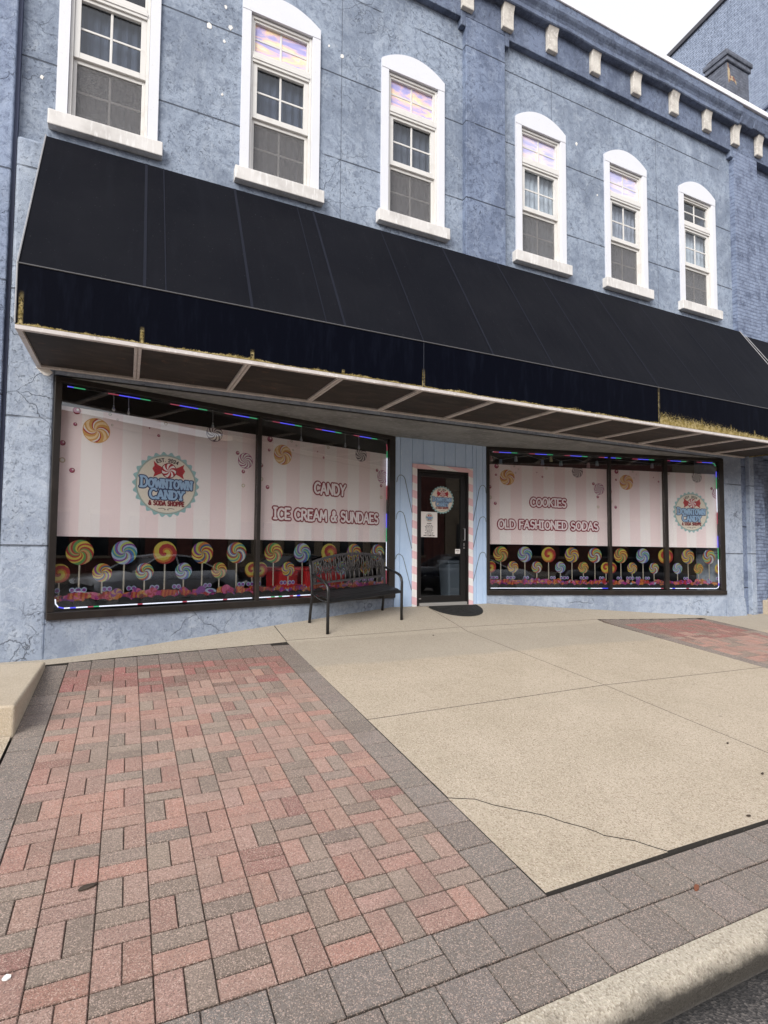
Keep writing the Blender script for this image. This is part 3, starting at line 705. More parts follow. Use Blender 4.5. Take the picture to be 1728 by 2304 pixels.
# ------------------------------------------------------------------ awnings
BEAD = mat('awning_edge_trim',(.30,.30,.31),.5)
def awning(label, X0, X1, top, ribs, name='awning', detail=True):
    A = thing(name, label, 'awning', (X0,5.46,2.75))
    sl = lambda x,u,w=0: (x, 6.70-(1.24)*u-.010*sin(pi*u), top-(top-3.28)*u-.012*sin(pi*u))
    mb = MB(); n = 36; mU = 8
    P = [[sl(X0+(X1-X0)*i/n, j/mU) for j in range(mU+1)] for i in range(n+1)]
    for i in range(n):
        for j in range(mU): mb.face([P[i][j],P[i][j+1],P[i+1][j+1],P[i+1][j]])
    o = mb.build('canopy', AWN, A, smooth=True, merge=True)
    mb = MB(); mb.box(X0,X1,5.455,5.468,2.752,3.278); mb.build('valance', VAL, A)
    for X,sg in ((X0,1),(X1,-1)):
        mb = MB(); q = [(6.70,top),(5.46,3.28),(5.46,2.752),(6.70,2.76)]
        mb.face([(X+sg*.004,y,z) for y,z in q]); mb.face([(X+sg*.012,y,z) for y,z in reversed(q)]); mb.build('side_panel', VAL, A)
        mb = MB(); mb.tube([(X,6.70,top+.01),(X,5.455,3.29),(X,5.45,2.76)],.007,6); mb.build('edge_bead', BEAD, A)
    mb = MB(); mb.tube([(X0,5.452,3.283),(X1,5.452,3.283)],.007,6); mb.build('hem', mat('awning_hem',(.09,.09,.095),.6), A)
    return A, sl
AW, sl = awning('long black fabric awning with a navy valance over the candy shop front','%s' and -.908,10.905,5.262,None)
for x, w in ((.085,.028),(.27,.012),(1.08,.03),(1.865,.012),(2.08,.028),(3.05,.014),(4.035,.024),(5.0,.02),(5.87,.02),(6.98,.024),(8.05,.02),(9.0,.02),(9.95,.02)):
    mb = MB(); n = 12
    for j in range(n):
        a = sl(x,j/n); b2 = sl(x,(j+1)/n); e = (0,-.003,.002)
        mb.face([(a[0]-w/2,a[1]+e[1],a[2]+e[2]),(b2[0]-w/2,b2[1]+e[1],b2[2]+e[2]),(b2[0]+w/2,b2[1]+e[1],b2[2]+e[2]),(a[0]+w/2,a[1]+e[1],a[2]+e[2])])
    mb.build('seam', SEAM, AW)
for x in (3.046,6.962):
    mb = MB(); mb.box(x-.004,x+.004,5.452,5.4545,2.752,3.27); mb.build('valance_seam', GAP, AW)
zf = lambda y: 2.712+.018*(y-5.46)/1.26
def bar(mb,x0,x1,y0,y1,h=.04):
    mb.hexa([(x0,y0,zf(y0)),(x1,y0,zf(y0)),(x1,y1,zf(y1)),(x0,y1,zf(y1)),(x0,y0,zf(y0)+h),(x1,y0,zf(y0)+h),(x1,y1,zf(y1)+h),(x0,y1,zf(y1)+h)])
mb = MB(); bar(mb,-.908,10.9,5.458,5.505); bar(mb,-.908,10.9,6.655,6.712)
mb.build('frame_rail', ALU, AW, bevel=.004)
for k in range(12):
    x = .046+1.0*k if k else .046
    x = [-.89,.046,1.056,2.05,3.035,4.06,5.045,6.05,7.036,7.97,8.96,9.95][k]
    mb = MB()
    if k == 0: bar(mb,-.906,-.86,5.506,6.654)
    else:
        bar(mb,x-.032,x-.004,5.506,6.654); bar(mb,x+.004,x+.032,5.506,6.654)
        mb.hexa([(x-.004,5.506,zf(5.5)+.012),(x+.004,5.506,zf(5.5)+.012),(x+.004,6.654,zf(6.65)+.012),(x-.004,6.654,zf(6.65)+.012),(x-.004,5.506,zf(5.5)+.03),(x+.004,5.506,zf(5.5)+.03),(x+.004,6.654,zf(6.65)+.03),(x-.004,6.654,zf(6.65)+.03)])
    mb.build('frame_rib', ALU, AW, bevel=.003)
rx = [-.86,.046,1.056,2.05,3.035,4.06,5.045,6.05,7.036,7.97,8.96,9.95,10.9]
for a,b2 in zip(rx,rx[1:]):
    mb = MB(); mb.hexa([(a,5.5,zf(5.5)+.022),(b2,5.5,zf(5.5)+.022),(b2,6.66,zf(6.66)+.022),(a,6.66,zf(6.66)+.022),(a,5.5,zf(5.5)+.030),(b2,5.5,zf(5.5)+.030),(b2,6.66,zf(6.66)+.030),(a,6.66,zf(6.66)+.030)])
    mb.build('soffit_panel', SPAN, AW)
AW2, _ = awning('black fabric awning on the blue brick building next door, cut off by the frame edge','' and 0 or 11.09,16,5.20,None,detail=True)

# ------------------------------------------------------------------ neighbours
NB = thing('brick_building','blue painted brick building joined to the right end of the shop','building',(13,6.8,-.3))
mb = MB(); mb.box(10.862,11.62,6.70,7.2,5.0,8.992); mb.box(11.24,11.62,6.74,7.2,-.6,5.0); mb.box(11.62,17,6.85,7.2,2.9,9.05); mb.box(11.62,17,7.3,7.4,-.6,2.9)
mb.build('wall', BRK, NB)
mb = MB(); mb.box(10.862,17,6.701,6.95,8.994,9.50); mb.build('frieze', CORN, NB, bevel=.01)
mb = MB(); rr = random.Random(3)
n = 30
for i in range(n):
    a = 10.862+6.1*i/n; b2 = 10.862+6.1*(i+1)/n; j = [rr.uniform(-.02,.02) for _ in range(3)]
    mb.hexa([(a,6.56+j[0],9.46+j[1]),(b2,6.56+j[0],9.46+j[1]),(b2,6.95,9.46),(a,6.95,9.46),(a,6.50+j[2],9.64),(b2,6.50+j[2],9.64),(b2,6.95,9.64),(a,6.95,9.64)])
mb.box(10.862,17,6.50,6.95,9.645,9.768)
mb.build('cornice', CORN, NB, bevel=.01)
mb = MB(); mb.box(10.862,17,6.458,7.1,9.773,9.876); mb.build('coping', CAPW, NB, bevel=.012)
mb = MB(); mb.face([(10.862,7.1,9.5),(17,7.1,9.5),(17,24,9.1),(10.862,24,9.1)]); mb.build('roof', ROOF, NB)
mb = MB(); bracket(mb,11.53,9.06,9.48,.07,.12,.20); mb.build('bracket', BRACK, NB, bevel=.02)
mb = MB(); bracket(mb,12.45,9.06,9.48,.07,.12,.20); mb.build('bracket', BRACK, NB, bevel=.02)
mb = MB(); mb.box(11.09,11.238,6.70,7.2,-.6,5.0); mb.build('corner_strip', STUL, NB, bevel=.01)
mb = MB(); mb.box(10.864,11.088,6.78,7.2,-.6,5.0); mb.build('recess', STUP, NB)
CH = thing('chimney','dark blue brick chimney with peeling paint on the roof to the right','chimney',(13.2,8.2,9.4))
mb = MB(); mb.box(12.81,13.66,8.0,8.5,9.2,12.72); mb.build('stack', CHIM, CH, bevel=.02)
mb = MB(); mb.box(12.77,13.70,7.96,8.54,12.72,12.84); mb.box(12.74,13.73,7.93,8.57,12.842,12.96); mb.box(12.80,13.67,7.99,8.51,12.962,13.06); mb.build('cap', CHIM, CH, bevel=.02)
mb = MB(); mb.prism(MF(8.0),[(12.84,12.70),(12.90,12.55),(12.93,12.40),(13.05,12.42),(13.14,12.33),(13.16,12.25),(13.08,12.30),(12.95,12.30),(12.86,12.2),(12.83,12.4)],-.006,.001); mb.build('bare_patch', RUST, CH)
TB = thing('tall_brick_building','tall blue painted brick side wall with dark roof coping rising behind the chimney','building',(16.2,14,-.3))
mb = MB(); tz = lambda y: 17.56+.126*(9.973-y)
q = [(7.3,-.5),(40,-.5),(40,tz(40)),(7.3,tz(7.3))]
n = len(q); b_ = len(mb.v)
mb.v += [(16,y,z) for y,z in q]+[(24,y,z) for y,z in q]
mb.f += [(3,2,1,0),(4,5,6,7),(0,1,5,4),(1,2,6,5),(2,3,7,6),(3,0,4,7)]; mb.m += [0]*6
mb.build('wall', BRKY, TB)
mb = MB(); mb.hexa([(15.93,7.2,tz(7.2)),(24.1,7.2,tz(7.2)),(24.1,40,tz(40)),(15.93,40,tz(40)),(15.93,7.2,tz(7.2)+.14),(24.1,7.2,tz(7.2)+.14),(24.1,40,tz(40)+.14),(15.93,40,tz(40)+.14)]); mb.build('coping', mat('dark_coping',(.05,.05,.06),.5), TB)
mb = MB(); mb.hexa([(15.95,7.3,13.55),(15.998,7.3,13.55),(15.998,9.6,13.25),(15.95,9.6,13.25),(15.95,7.3,13.61),(15.998,7.3,13.61),(15.998,9.6,13.31),(15.95,9.6,13.31)]); mb.build('flashing', LINE, TB)
LB_ = thing('left_building','neighbouring blue stucco building at the left edge, beyond a dark joint','building',(-4,6.7,-.3))
mb = MB(); mb.box(-9,-1.205,6.69,7.2,-.6,9.9); mb.build('wall', STUN, LB_, bevel=.012)
mb = MB(); mb.box(-1.204,-1.172,6.74,7.2,-.6,9.9); mb.build('joint_sealant', LINE, LB_)

# concrete steps at the two ends
mb = MB(); r_ = .02
zt = -.268
for q in (((-6,4.80),(-.697,4.80),(-.697,6.46),(-6,6.46)),):
    mb.hexa([(x,y,gz(y)-.05) for x,y in q]+[(x,y,zt-.012*(y-4.8)) for x,y in q])
tag(mb.build('concrete_step', STEPC, org=(-2,5.5,-.45), bevel=.02, seg=3),'worn tan concrete step block beside the red brick paving','step')
mb = MB(); mb.box(11.47,13,6.45,6.95,-.5,-.05)
tag(mb.build('concrete_step', STEPC, org=(12,6.7,-.4), bevel=.02, seg=3),'pale concrete step against the blue brick wall at the far right','step')

# ------------------------------------------------------------------ lettering (own stroke alphabet)
def arc(cx,cy,rx,ry,a0,a1,n=9): return [(cx+rx*cos(radians(a0+(a1-a0)*i/n)), cy+ry*sin(radians(a0+(a1-a0)*i/n))) for i in range(n+1)]
GL = {
'A':(.80,[[(0,0),(.40,1),(.80,0)],[(.15,.34),(.65,.34)]]), 'C':(.76,[arc(.44,.5,.42,.5,48,312,11)]),
'D':(.78,[[(.05,0),(.05,1),(.30,1)]+arc(.32,.5,.44,.5,90,-90)[1:]+[(.05,0)]]), 'E':(.62,[[(.60,1),(.05,1),(.05,0),(.60,0)],[(.05,.52),(.50,.52)]]),
'F':(.60,[[(.60,1),(.05,1),(.05,0)],[(.05,.50),(.50,.50)]]), 'H':(.74,[[(.05,0),(.05,1)],[(.69,0),(.69,1)],[(.05,.5),(.69,.5)]]),
'I':(.40,[[(.20,0),(.20,1)],[(.03,1),(.37,1)],[(.03,0),(.37,0)]]), 'K':(.72,[[(.05,0),(.05,1)],[(.66,1),(.08,.46)],[(.24,.60),(.70,0)]]),
'L':(.58,[[(.05,1),(.05,0),(.58,0)]]), 'M':(.92,[[(.03,0),(.12,1),(.46,.30),(.80,1),(.89,0)]]), 'N':(.78,[[(.05,0),(.05,1),(.72,0),(.72,1)]]),
'O':(.86,[arc(.43,.5,.40,.5,90,450,16)]), 'P':(.66,[[(.05,0),(.05,1),(.32,1)]+arc(.34,.74,.28,.26,90,-90,7)+[(.05,.48)]]),
'R':(.72,[[(.05,0),(.05,1),(.32,1)]+arc(.34,.74,.28,.26,90,-90,7)+[(.05,.48)],[(.32,.48),(.70,0)]]),
'S':(.64,[arc(.33,.74,.27,.26,40,250,9)+arc(.31,.25,.29,.26,80,-145,9)]), 'T':(.72,[[(.02,1),(.70,1)],[(.36,1),(.36,0)]]),
'U':(.76,[[(.05,1),(.05,.34)]+arc(.38,.34,.33,.34,180,360,8)+[(.71,1)]]), 'W':(1.04,[[(0,1),(.25,0),(.52,.80),(.79,0),(1.04,1)]]),
'Y':(.76,[[(.02,1),(.38,.48),(.74,1)],[(.38,.48),(.38,0)]]), '&':(.80,[[(.76,.0),(.26,.66)]+arc(.38,.80,.15,.19,205,-60,8)+[(.22,.46)]+arc(.30,.25,.24,.25,120,330,8)+[(.74,.46)]]),
'.':(.26,[[(.12,.02),(.13,.02)]]), '0':(.68,[arc(.34,.5,.30,.5,90,450,14)]), '2':(.62,[arc(.31,.72,.27,.28,170,-30,8)+[(.05,0),(.60,0)]]), '4':(.68,[[(.50,0),(.50,1),(.04,.30),(.66,.30)]]),
'V':(.76,[[(.02,1),(.38,0),(.74,1)]]), ' ':(.36,[]) }
SERIF = {'D':[(.05,1),(.05,0)],'N':[(.05,0),(.05,1),(.72,1)],'T':[(.36,0)],'W':[(0,1),(1.04,1)],'A':[(0,0),(.8,0)],'Y':[(.02,1),(.74,1),(.38,0)],'S':[],'H':[(.05,0),(.05,1),(.69,0),(.69,1)],'P':[(.05,0)],'E':[],'C':[],'O':[]}
def text(mb, M, s, cx, zb, h, width, sw, mi, w, track=.16, serif=0, curve=None, bigfirst=1.0, wob=0):
    """stroke text centred on cx, baseline zb, letters h tall, squeezed to width; sw stroke width"""
    tot = sum(GL[c][0] for c in s)+track*(len(s)-1)
    tot += sum(GL[c][0]*(bigfirst-1) for i,c in enumerate(s) if i == 0)
    sx = width/tot; x = -width/2; k = 0
    rs = random.Random(len(s)*7+int(h*1000))
    for i, c in enumerate(s):
        gw, st = GL[c]; f = bigfirst if i == 0 else 1.0
        dz = rs.uniform(-1,1)*wob*h; tilt = rs.uniform(-.06,.06)*(1 if wob else 0)
        st = list(st)
        if serif and c in SERIF: st = st+[[(px-.13,py),(px+.13,py)] for px,py in SERIF[c]]
        for ln in st:
            pts = []
            for px,py in ln:
                X = x+px*sx*f+tilt*(py-.5)*h; Z = py*h*f-(f-1)*h*.12+dz
                if curve: a = X/curve; pts.append((cx+(curve+Z)*sin(a), zb+(curve+Z)*cos(a)-curve))
                else: pts.append((cx+X, zb+Z))
            for a,b2 in zip(pts,pts[1:]):
                dx, dzz = b2[0]-a[0], b2[1]-a[1]; L = sqrt(dx*dx+dzz*dzz) or 1e-6
                nx, nz = -dzz/L*sw/2, dx/L*sw/2
                mb.face([M(a[0]-nx,a[1]-nz,w-k*2e-5),M(b2[0]-nx,b2[1]-nz,w-k*2e-5),M(b2[0]+nx,b2[1]+nz,w-k*2e-5),M(a[0]+nx,a[1]+nz,w-k*2e-5)],mi); k += 1
            for a in pts:
                mb.face([M(a[0]+sw/2*cos(2*pi*q/10),a[1]+sw/2*sin(2*pi*q/10),w-k*2e-5) for q in range(10)],mi); k += 1
        x += gw*sx*f+track*sx
def swirl(mb, M, cx, cz, R, w, pal, twist=2.2, a0=0., clip=None, rings=9, sub=3, widths=None, pw=1.0, rim=None):
    n = len(pal); widths = widths or [1]*n; T = sum(widths); ang = [0]
    for q in widths: ang.append(ang[-1]+2*pi*q/T)
    for i in range(n):
        for s_ in range(sub):
            t0 = ang[i]+(ang[i+1]-ang[i])*s_/sub; t1 = ang[i]+(ang[i+1]-ang[i])*(s_+1)/sub
            for r in range(rings):
                r0, r1 = r/rings, (r+1)/rings
                pt = lambda rr,tt: (cx+R*XC*rr*cos(a0+tt+twist*(1-rr)**pw), cz+R*rr*sin(a0+tt+twist*(1-rr)**pw))
                q = [pt(r1,t0),pt(r1,t1),pt(r0,t1),pt(r0,t0)] if r else [pt(r1,t0),pt(r1,t1),(cx,cz)]
                mb.poly(M,q,w,pal[i],clip)
    if rim is not None:
        N = 40
        for k in range(N):
            a,b2 = 2*pi*k/N, 2*pi*(k+1)/N
            mb.poly(M,[(cx+R*XC*.97*cos(a),cz+R*.97*sin(a)),(cx+R*XC*1.03*cos(a),cz+R*1.03*sin(a)),(cx+R*XC*1.03*cos(b2),cz+R*1.03*sin(b2)),(cx+R*XC*.97*cos(b2),cz+R*.97*sin(b2))],w-.0006,rim,clip)

LOGOM = [TEAL,CREAM,GOLD,RED,WHT,NAVY,SKYB,DRED,INK]
def logo(M, cx, cz, R, w, name, parent):
    """scalloped round badge"""
    o = None; mb = MB(); n = 26; pts = []
    for k in range(n*6):
        a = 2*pi*k/(n*6); rr = R*(.955+.045*cos(n*a)); pts.append((cx+rr*XC*cos(a),cz+rr*sin(a)))
    mb.poly(M,pts,w,0)
    mb.disc(M,cx,cz,R*.885,w-.0012,2,48); mb.disc(M,cx,cz,R*.87,w-.0018,0,48); mb.disc(M,cx,cz,R*.855,w-.0024,1,48)
    sc = lambda x,z: (cx+x*R*XC, cz+z*R)
    wv = w-.0034
    # wrapped sweet: two pleated wings and a swirl
    for s_ in (-1,1):
        wing = [(.05+s_*.17,.50),(.05+s_*.33,.58),(.05+s_*.46,.69 if s_<0 else .66),(.05+s_*.43,.55),(.05+s_*.49,.45),(.05+s_*.42,.33),(.05+s_*.46,.20),(.05+s_*.32,.28),(.05+s_*.17,.35)]
        if s_ < 0: wing.reverse()
        mb.poly(M,[sc(*q) for q in wing],wv,3)
        for zz in (.52,.42,.33): 
            mb.poly(M,[sc(.05+s_*.22,.43),sc(.05+s_*.41,zz+.012),sc(.05+s_*.41,zz-.012)],wv-.0005,7)
    mb.disc(M,cx+.05*R*XC,cz+.43*R,R*.235,wv-.0008,7,28)
    swirl(mb,M,cx+.05*R*XC,cz+.43*R,R*.21,wv-.0016,[3,4]*7,.9,sub=2,rings=5)
    x0 = cx; tw = XC
    text(mb,M,'EST. 2024',cx,cz+.695*R,.095*R,.62*R*tw,.026*R,8,wv,curve=.74*R,track=.22)
    for (s,zb,h,wd_,bf) in (('DOWNTOWN',-.10*R,.235*R,1.50*R*tw,1.28),('CANDY',-.43*R,.235*R,.99*R*tw,1.22)):
        text(mb,M,s,cx,cz+zb,h,wd_,.125*R,5,wv-.001,serif=1,bigfirst=bf,track=.22)
        text(mb,M,s,cx,cz+zb,h,wd_,.062*R,6,wv-.005,serif=1,bigfirst=bf,track=.22)
    text(mb,M,'& SODA SHOPPE',cx,cz-.635*R,.125*R,1.04*R*tw,.036*R,7,wv,track=.2)
    for s_ in (-1,1):
        p_ = [(s_*.24,-.735),(s_*.12,-.72),(s_*.05,-.735),(s_*.02,-.76),(s_*.05,-.775),(s_*.07,-.755)]
        for i,(a,b2) in enumerate(zip(p_,p_[1:])):
            a = sc(*a); b2 = sc(*b2); mb.poly(M,[(a[0],a[1]-.008*R),(b2[0],b2[1]-.008*R),(b2[0],b2[1]+.008*R),(a[0],a[1]+.008*R)],wv-.0001*i,8)
    return mb.build(name, LOGOM, parent)

# ------------------------------------------------------------------ window graphics
BEADS = [(.15,2.342,.041,0),(.14,2.19,.02,0),(.03,1.97,.029,0),(.033,1.784,.029,1),(.126,1.682,.028,0),(.475,2.356,.018,2),(.552,2.307,.012,2),(.499,2.237,.013,2),(.893,2.263,.010,0),(.996,2.187,.017,0),(1.073,2.345,.021,1),(1.97,2.098,.026,0),(2.051,1.86,.025,0),(2.055,1.675,.024,1)]
XC = .9686
def banner(M, xa, xb, x_design, label, zt=2.375, zbm=.965):
    T = thing('window_banner', label, 'banner', M(xa,zbm,.03), 'striped vinyl banners on the shop windows')
    mb = MB(); x = x_design; i = 0; w = .050
    while x < xb-1e-4:
        a,b2 = max(x,xa), min(x+.2035,xb)
        if b2 > a: mb.mbox(M,a,b2,zbm,zt,w,w+.0015,i%2)
        x += .2035; i += 1
    mb.build('striped_sheet',[PINK,PALE],T)
    cl = (xa,xb,zbm,zt)
    for (dx,z,R,pal,tw,rim,wd_) in ((.345,2.150,.136,[1,5,1,0,2]*4,1.6,1,[1.,.9,.6,.5,.45]*4),(1.662,2.31,.104,[0,3]*8,1.5,3,[1.1,.9]*8),(2.078,2.005,.101,[0,4]*8,1.9,4,[1.2,.8]*8)):
        cx = x_design+dx
        if cx+R < xa or cx-R > xb: continue
        mb = MB(); swirl(mb,M,cx,z,R,w-.002,pal,tw,clip=cl,widths=wd_,rim=rim); 
        if mb.f: mb.build('swirl_candy',BPAL,T)
    for (dx,z,r,k) in BEADS:
        cx = x_design+dx
        if cx-r < xa or cx+r > xb: continue
        mb = MB(); wb = w-.003
        if k == 0: mb.disc(M,cx,z,r,wb,0,16,clip=cl); mb.disc(M,cx-.1*r,z+.1*r,r*.75,wb-.0004,1,14,clip=cl); mb.disc(M,cx+.2*r,z+.3*r,r*.3,wb-.0008,2,10,clip=cl)
        elif k == 1: mb.disc(M,cx,z,r,wb,3,16,clip=cl); mb.disc(M,cx,z,r*.72,wb-.0004,4,14,clip=cl); mb.disc(M,cx+.1*r,z+.1*r,r*.45,wb-.0008,2,10,clip=cl)
        else: mb.disc(M,cx,z,r,wb,5,12,clip=cl); mb.disc(M,cx,z,r*.6,wb-.0004,4,10,clip=cl)
        mb.build('candy_bead',[DRED,PNK,WHT,GOLD,CREAM,mat('grey_print',(.38,.34,.34),.5) if 'grey_print' not in bpy.data.materials else bpy.data.materials['grey_print']],T)
    return T, w
def lettering(T, M, s, cx, zb, h, width):
    mb = MB(); text(mb,M,s,cx,zb,h,width,h*.47,0,.0475,wob=.03); text(mb,M,s,cx,zb,h,width,h*.205,1,.0435,wob=.03)
    return mb.build('lettering',[CR,TXT],T)
T1,w = banner(ML,-.672,1.545,-.672,'pink striped banner with the large round badge on the leftmost window pane')
logo(ML,.432,1.607,.396,w-.002,'logo',T1)
T2,w = banner(ML,1.598,3.762,1.598,'pink striped banner lettered CANDY and ICE CREAM & SUNDAES behind the bench')
lettering(T2,ML,'CANDY',2.71,1.655,.15,.52); lettering(T2,ML,'ICE CREAM & SUNDAES',2.705,1.26,.145,1.77)
T3,w = banner(MR,5.723,7.954,5.723,'pink striped banner lettered COOKIES and OLD FASHIONED SODAS right of the door')
lettering(T3,MR,'COOKIES',6.828,1.655,.14,.66); lettering(T3,MR,'OLD FASHIONED SODAS',6.835,1.25,.14,1.86)
T4,w = banner(MR,7.997,9.061,7.997,'pink striped banner without lettering on the narrow middle pane')
T5,w = banner(MR,9.128,10.199,7.997+.13,'pink striped banner with the small round badge on the rightmost window pane')
logo(MR,9.655,1.632,.392,w-.002,'logo',T5)

LV = {'A':([RD,YE,GR,RD,TA,GR,RD,YE]*2,2.3,None),'B':([PU,LI,LB,PU,BL,LI,TU,LB]*2,2.4,None),'C':([YE,OR,RD]*1,6.6,[1.25,.6,1.15]),'D':([YE,NA,OR,LI,PU,YE,RD]*2,2.2,None),'E':([TU,YE,RD,BL,WH,TU,RD,LI]*2,2.5,None)}
def lolly(T, M, cx, cz, R, kind, zb, clip, w):
    pal, tw, wd_ = LV[kind]; mb = MB()
    rs = random.Random(int(abs(cx)*1000)); 
    swirl(mb,M,cx,cz,R,w,pal,tw,a0=rs.random()*.6,clip=clip,sub=4 if wd_ is None else 16,rings=11,widths=wd_ or [random.Random(i*3+len(pal)).uniform(.6,1.4) for i in range(len(pal))])
    if not mb.f: return
    o = mb.build('lollipop',LPAL,T)
    if clip[0] < cx < clip[1]:
        mb = MB(); mb.poly(M,[(cx-.008,zb),(cx+.008,zb),(cx+.008,cz-R*.9),(cx-.008,cz-R*.9)],w+.001,0); s_ = mb.build('stick',STICK,T); s_.parent = o
def lollyfilm(M, xa, xb, xd, label, seed):
    T = thing('lollipop_decal', label, 'decal', M(xa,.2,.03), 'clear lollipop decals along the window bottoms')
    cl = (xa,xb,.19,.96); w = .048
    for i,k in enumerate('ABCDE'): lolly(T,M,xd+.229+.4395*i,.793,.136,k,.33,cl,w)
    for i,k in enumerate('CDEBAC'): lolly(T,M,xd+(.046,.45,.887,1.326,1.762,2.20)[i],.569,.101,k,.34,cl,w-.0015)
    mb = MB(); rs = random.Random(seed); x = xd-.05; q = 0
    cols = [PU,MA,PK,TA,MA,RD,OR,RD,PK,LB,OR,PU,RD,DP]
    while x < xd+2.3:
        for rep in range(2):
            r = rs.uniform(.035,.062); z = .295+rs.uniform(-.03,.035); w_ = w-.002-.00006*q; q += 1; a0 = rs.uniform(0,pi)
            c1_, c2_ = rs.choice(cols), rs.choice(cols); xx = x+rs.uniform(-.03,.03)
            kind = rs.random()
            if kind < .35: swirl(mb,M,xx,z,r,w_,[c1_,c2_]*4,1.0,a0=a0,clip=cl,rings=4,sub=2)
            elif kind < .6:
                ex = 1.5; P_ = [(xx+r*ex*cos(a0)*cos(t_)*1-r*.6*sin(a0)*sin(t_), z+r*ex*sin(a0)*cos(t_)*.6+r*.7*cos(a0)*sin(t_)) for t_ in [2*pi*j/14 for j in range(14)]]
                mb.poly(M,P_,w_,c1_,cl)
                mb.poly(M,[(xx+(a-xx)*.55,z+(b3-z)*.55) for a,b3 in P_],w_-.00006,c2_,cl)
            elif kind < .8:
                for s_ in range(5):
                    mb.poly(M,[(xx-.05+.022*s_,z-.035),(xx-.03+.022*s_,z-.035),(xx-.022+.022*s_,z+.03),(xx-.042+.022*s_,z+.03)],w_-.00002*s_,(RD,OR)[s_%2],cl)
            else:
                mb.poly(M,[(xx-.06,z+.02),(xx-.02,z),(xx+.02,z),(xx+.06,z+.025),(xx+.05,z-.03),(xx+.02,z-.015),(xx-.02,z-.015),(xx-.06,z-.03)],w_,c1_,cl)
                mb.disc(M,xx,z,.03,w_-.00006,c2_,12,clip=cl)
        if rs.random() < .28:
            for dx in (-.03,.02): mb.disc(M,x+dx,.385,.028,w-.001,LB,12,clip=cl); mb.disc(M,x+dx,.383,.019,w-.0013,PU,12,clip=cl)
        x += .062
    x = xd
    while x < xd+2.25:
        r = rs.uniform(.07,.10); mb.disc(M,x,.195,r,w-.013-.00003*q,BK,18,clip=cl); q += 1; x += r*1.35
    mb.build('candy_heap',LPAL,T)
    return T
lollyfilm(ML,-.672,1.545,-.674,'lollipop and sweets decal across the bottom of the leftmost pane',1)
lollyfilm(ML,1.598,3.762,1.60,'lollipop and sweets decal on the pane half hidden behind the black bench',2)
lollyfilm(MR,5.723,7.954,5.715,'lollipop and sweets decal on the wide pane just right of the door',3)
lollyfilm(MR,7.997,9.061,7.98,'lollipop and sweets decal on the narrow middle pane of the right window',4)
lollyfilm(MR,9.128,10.199,8.02,'lollipop and sweets decal on the rightmost pane beside the blue pier',5)

# rope lights round the glass
def rope(M, pts, label, org, seed):
    T = thing('rope_light', label, 'light strip', org, 'colour rope lights inside the shop windows')
    P_ = []
    for (a,b2) in zip(pts,pts[1:]):
        L = sqrt((b2[0]-a[0])**2+(b2[1]-a[1])**2); n = max(1,int(L/.055))
        P_ += [(a[0]+(b2[0]-a[0])*i/n, a[1]+(b2[1]-a[1])*i/n) for i in range(n)]
    P_.append(pts[-1]); rs = random.Random(seed); mis = []
    seq = []
    for i,(x,z) in enumerate(P_):
        ph = (i//2)%6
        if z < .26: k = 0 if rs.random() < .86 else (1,2,3)[(i//3)%3]
        elif z > 2.4: k = (2,1,1,3,4,4)[ph]
        else: k = (0,2,1,4,3,0)[(i//4)%6]
        mis.append(k)
    mb = MB(); mb.tube([M(x,z,.018) for x,z in P_],.0065,6,0,mis=mis); mb.build('tube',LED,T)
rope(ML,[(1.52,.2),(-.58,.2),(-.63,.215),(-.655,.25),(-.66,.30)],'glowing white rope light along the bottom of the leftmost pane',ML(-.6,.2,.02),4)
rope(ML,[(1.62,.2),(3.66,.2),(3.71,.215),(3.735,.25),(3.74,.30),(3.74,2.48),(3.73,2.53),(3.70,2.57),(3.65,2.585),(-.62,2.585)],'colour rope light running over the left window and down beside the door',ML(2.6,.2,.02),5)
rope(MR,[(5.75,.2),(7.93,.2)],'glowing colour rope light along the pane beside the door',MR(6.5,.2,.02),6)
rope(MR,[(8.02,.2),(9.03,.2)],'glowing colour rope light under the narrow middle pane',MR(8.5,.2,.02),7)
rope(MR,[(9.15,.2),(10.12,.2),(10.16,.215),(10.175,.25),(10.178,.3),(10.178,2.48),(10.17,2.53),(10.14,2.57),(10.1,2.588),(5.8,2.588)],'colour rope light over the right window and down its blue pier side',MR(9.6,.2,.02),8)

# door graphics
XC = 1.0
logo(MD,4.782,1.690,.237,.0195,'door_badge',None) if False else None
T = thing('door_badge','round scalloped badge sticker on the black glass door','sticker',(4.782,7.92,1.45)); logo(MD,4.782,1.690,.237,.020,'badge_print',T)
T = thing('hours_notice','white paper notice with opening hours taped inside the door glass','notice',(4.53,7.92,1.06))
mb = MB(); mb.mbox(MD,4.374,4.688,1.062,1.480,.0135,.015); mb.build('paper',WHT,T)
logo(MD,4.535,1.385,.075,.012,'print_badge',T)
mb = MB(); text(mb,MD,'HOURS',4.532,1.278,.014,.08,.005,0,.012)
rs = random.Random(5)
for i in range(8):
    z = 1.252-.0205*i; half = rs.uniform(.05,.085) if i else .06; x = 4.532-half
    while x < 4.532+half:
        L = rs.uniform(.018,.045); mb.poly(MD,[(x,z),(min(x+L,4.532+half),z),(min(x+L,4.532+half),z+.008),(x,z+.008)],.012,0); x += L+.008
text(mb,MD,'HAVE A SWEET DAY',4.532,1.082,.014,.21,.0045,0,.012); mb.build('print',[INK],T)
T = thing('door_card','small white card sticker low on the door glass','sticker',(5.09,7.92,.79))
mb = MB(); mb.mbox(MD,5.040,5.138,.79,.870,.0135,.015); mb.build('card',WHT,T)
mb = MB()
for z,a,b2 in ((.846,5.057,5.125),(.836,5.057,5.12),(.815,5.07,5.11)): mb.poly(MD,[(a,z),(b2,z),(b2,z+.005),(a,z+.005)],.0125,0)
mb.build('print',INK,T)

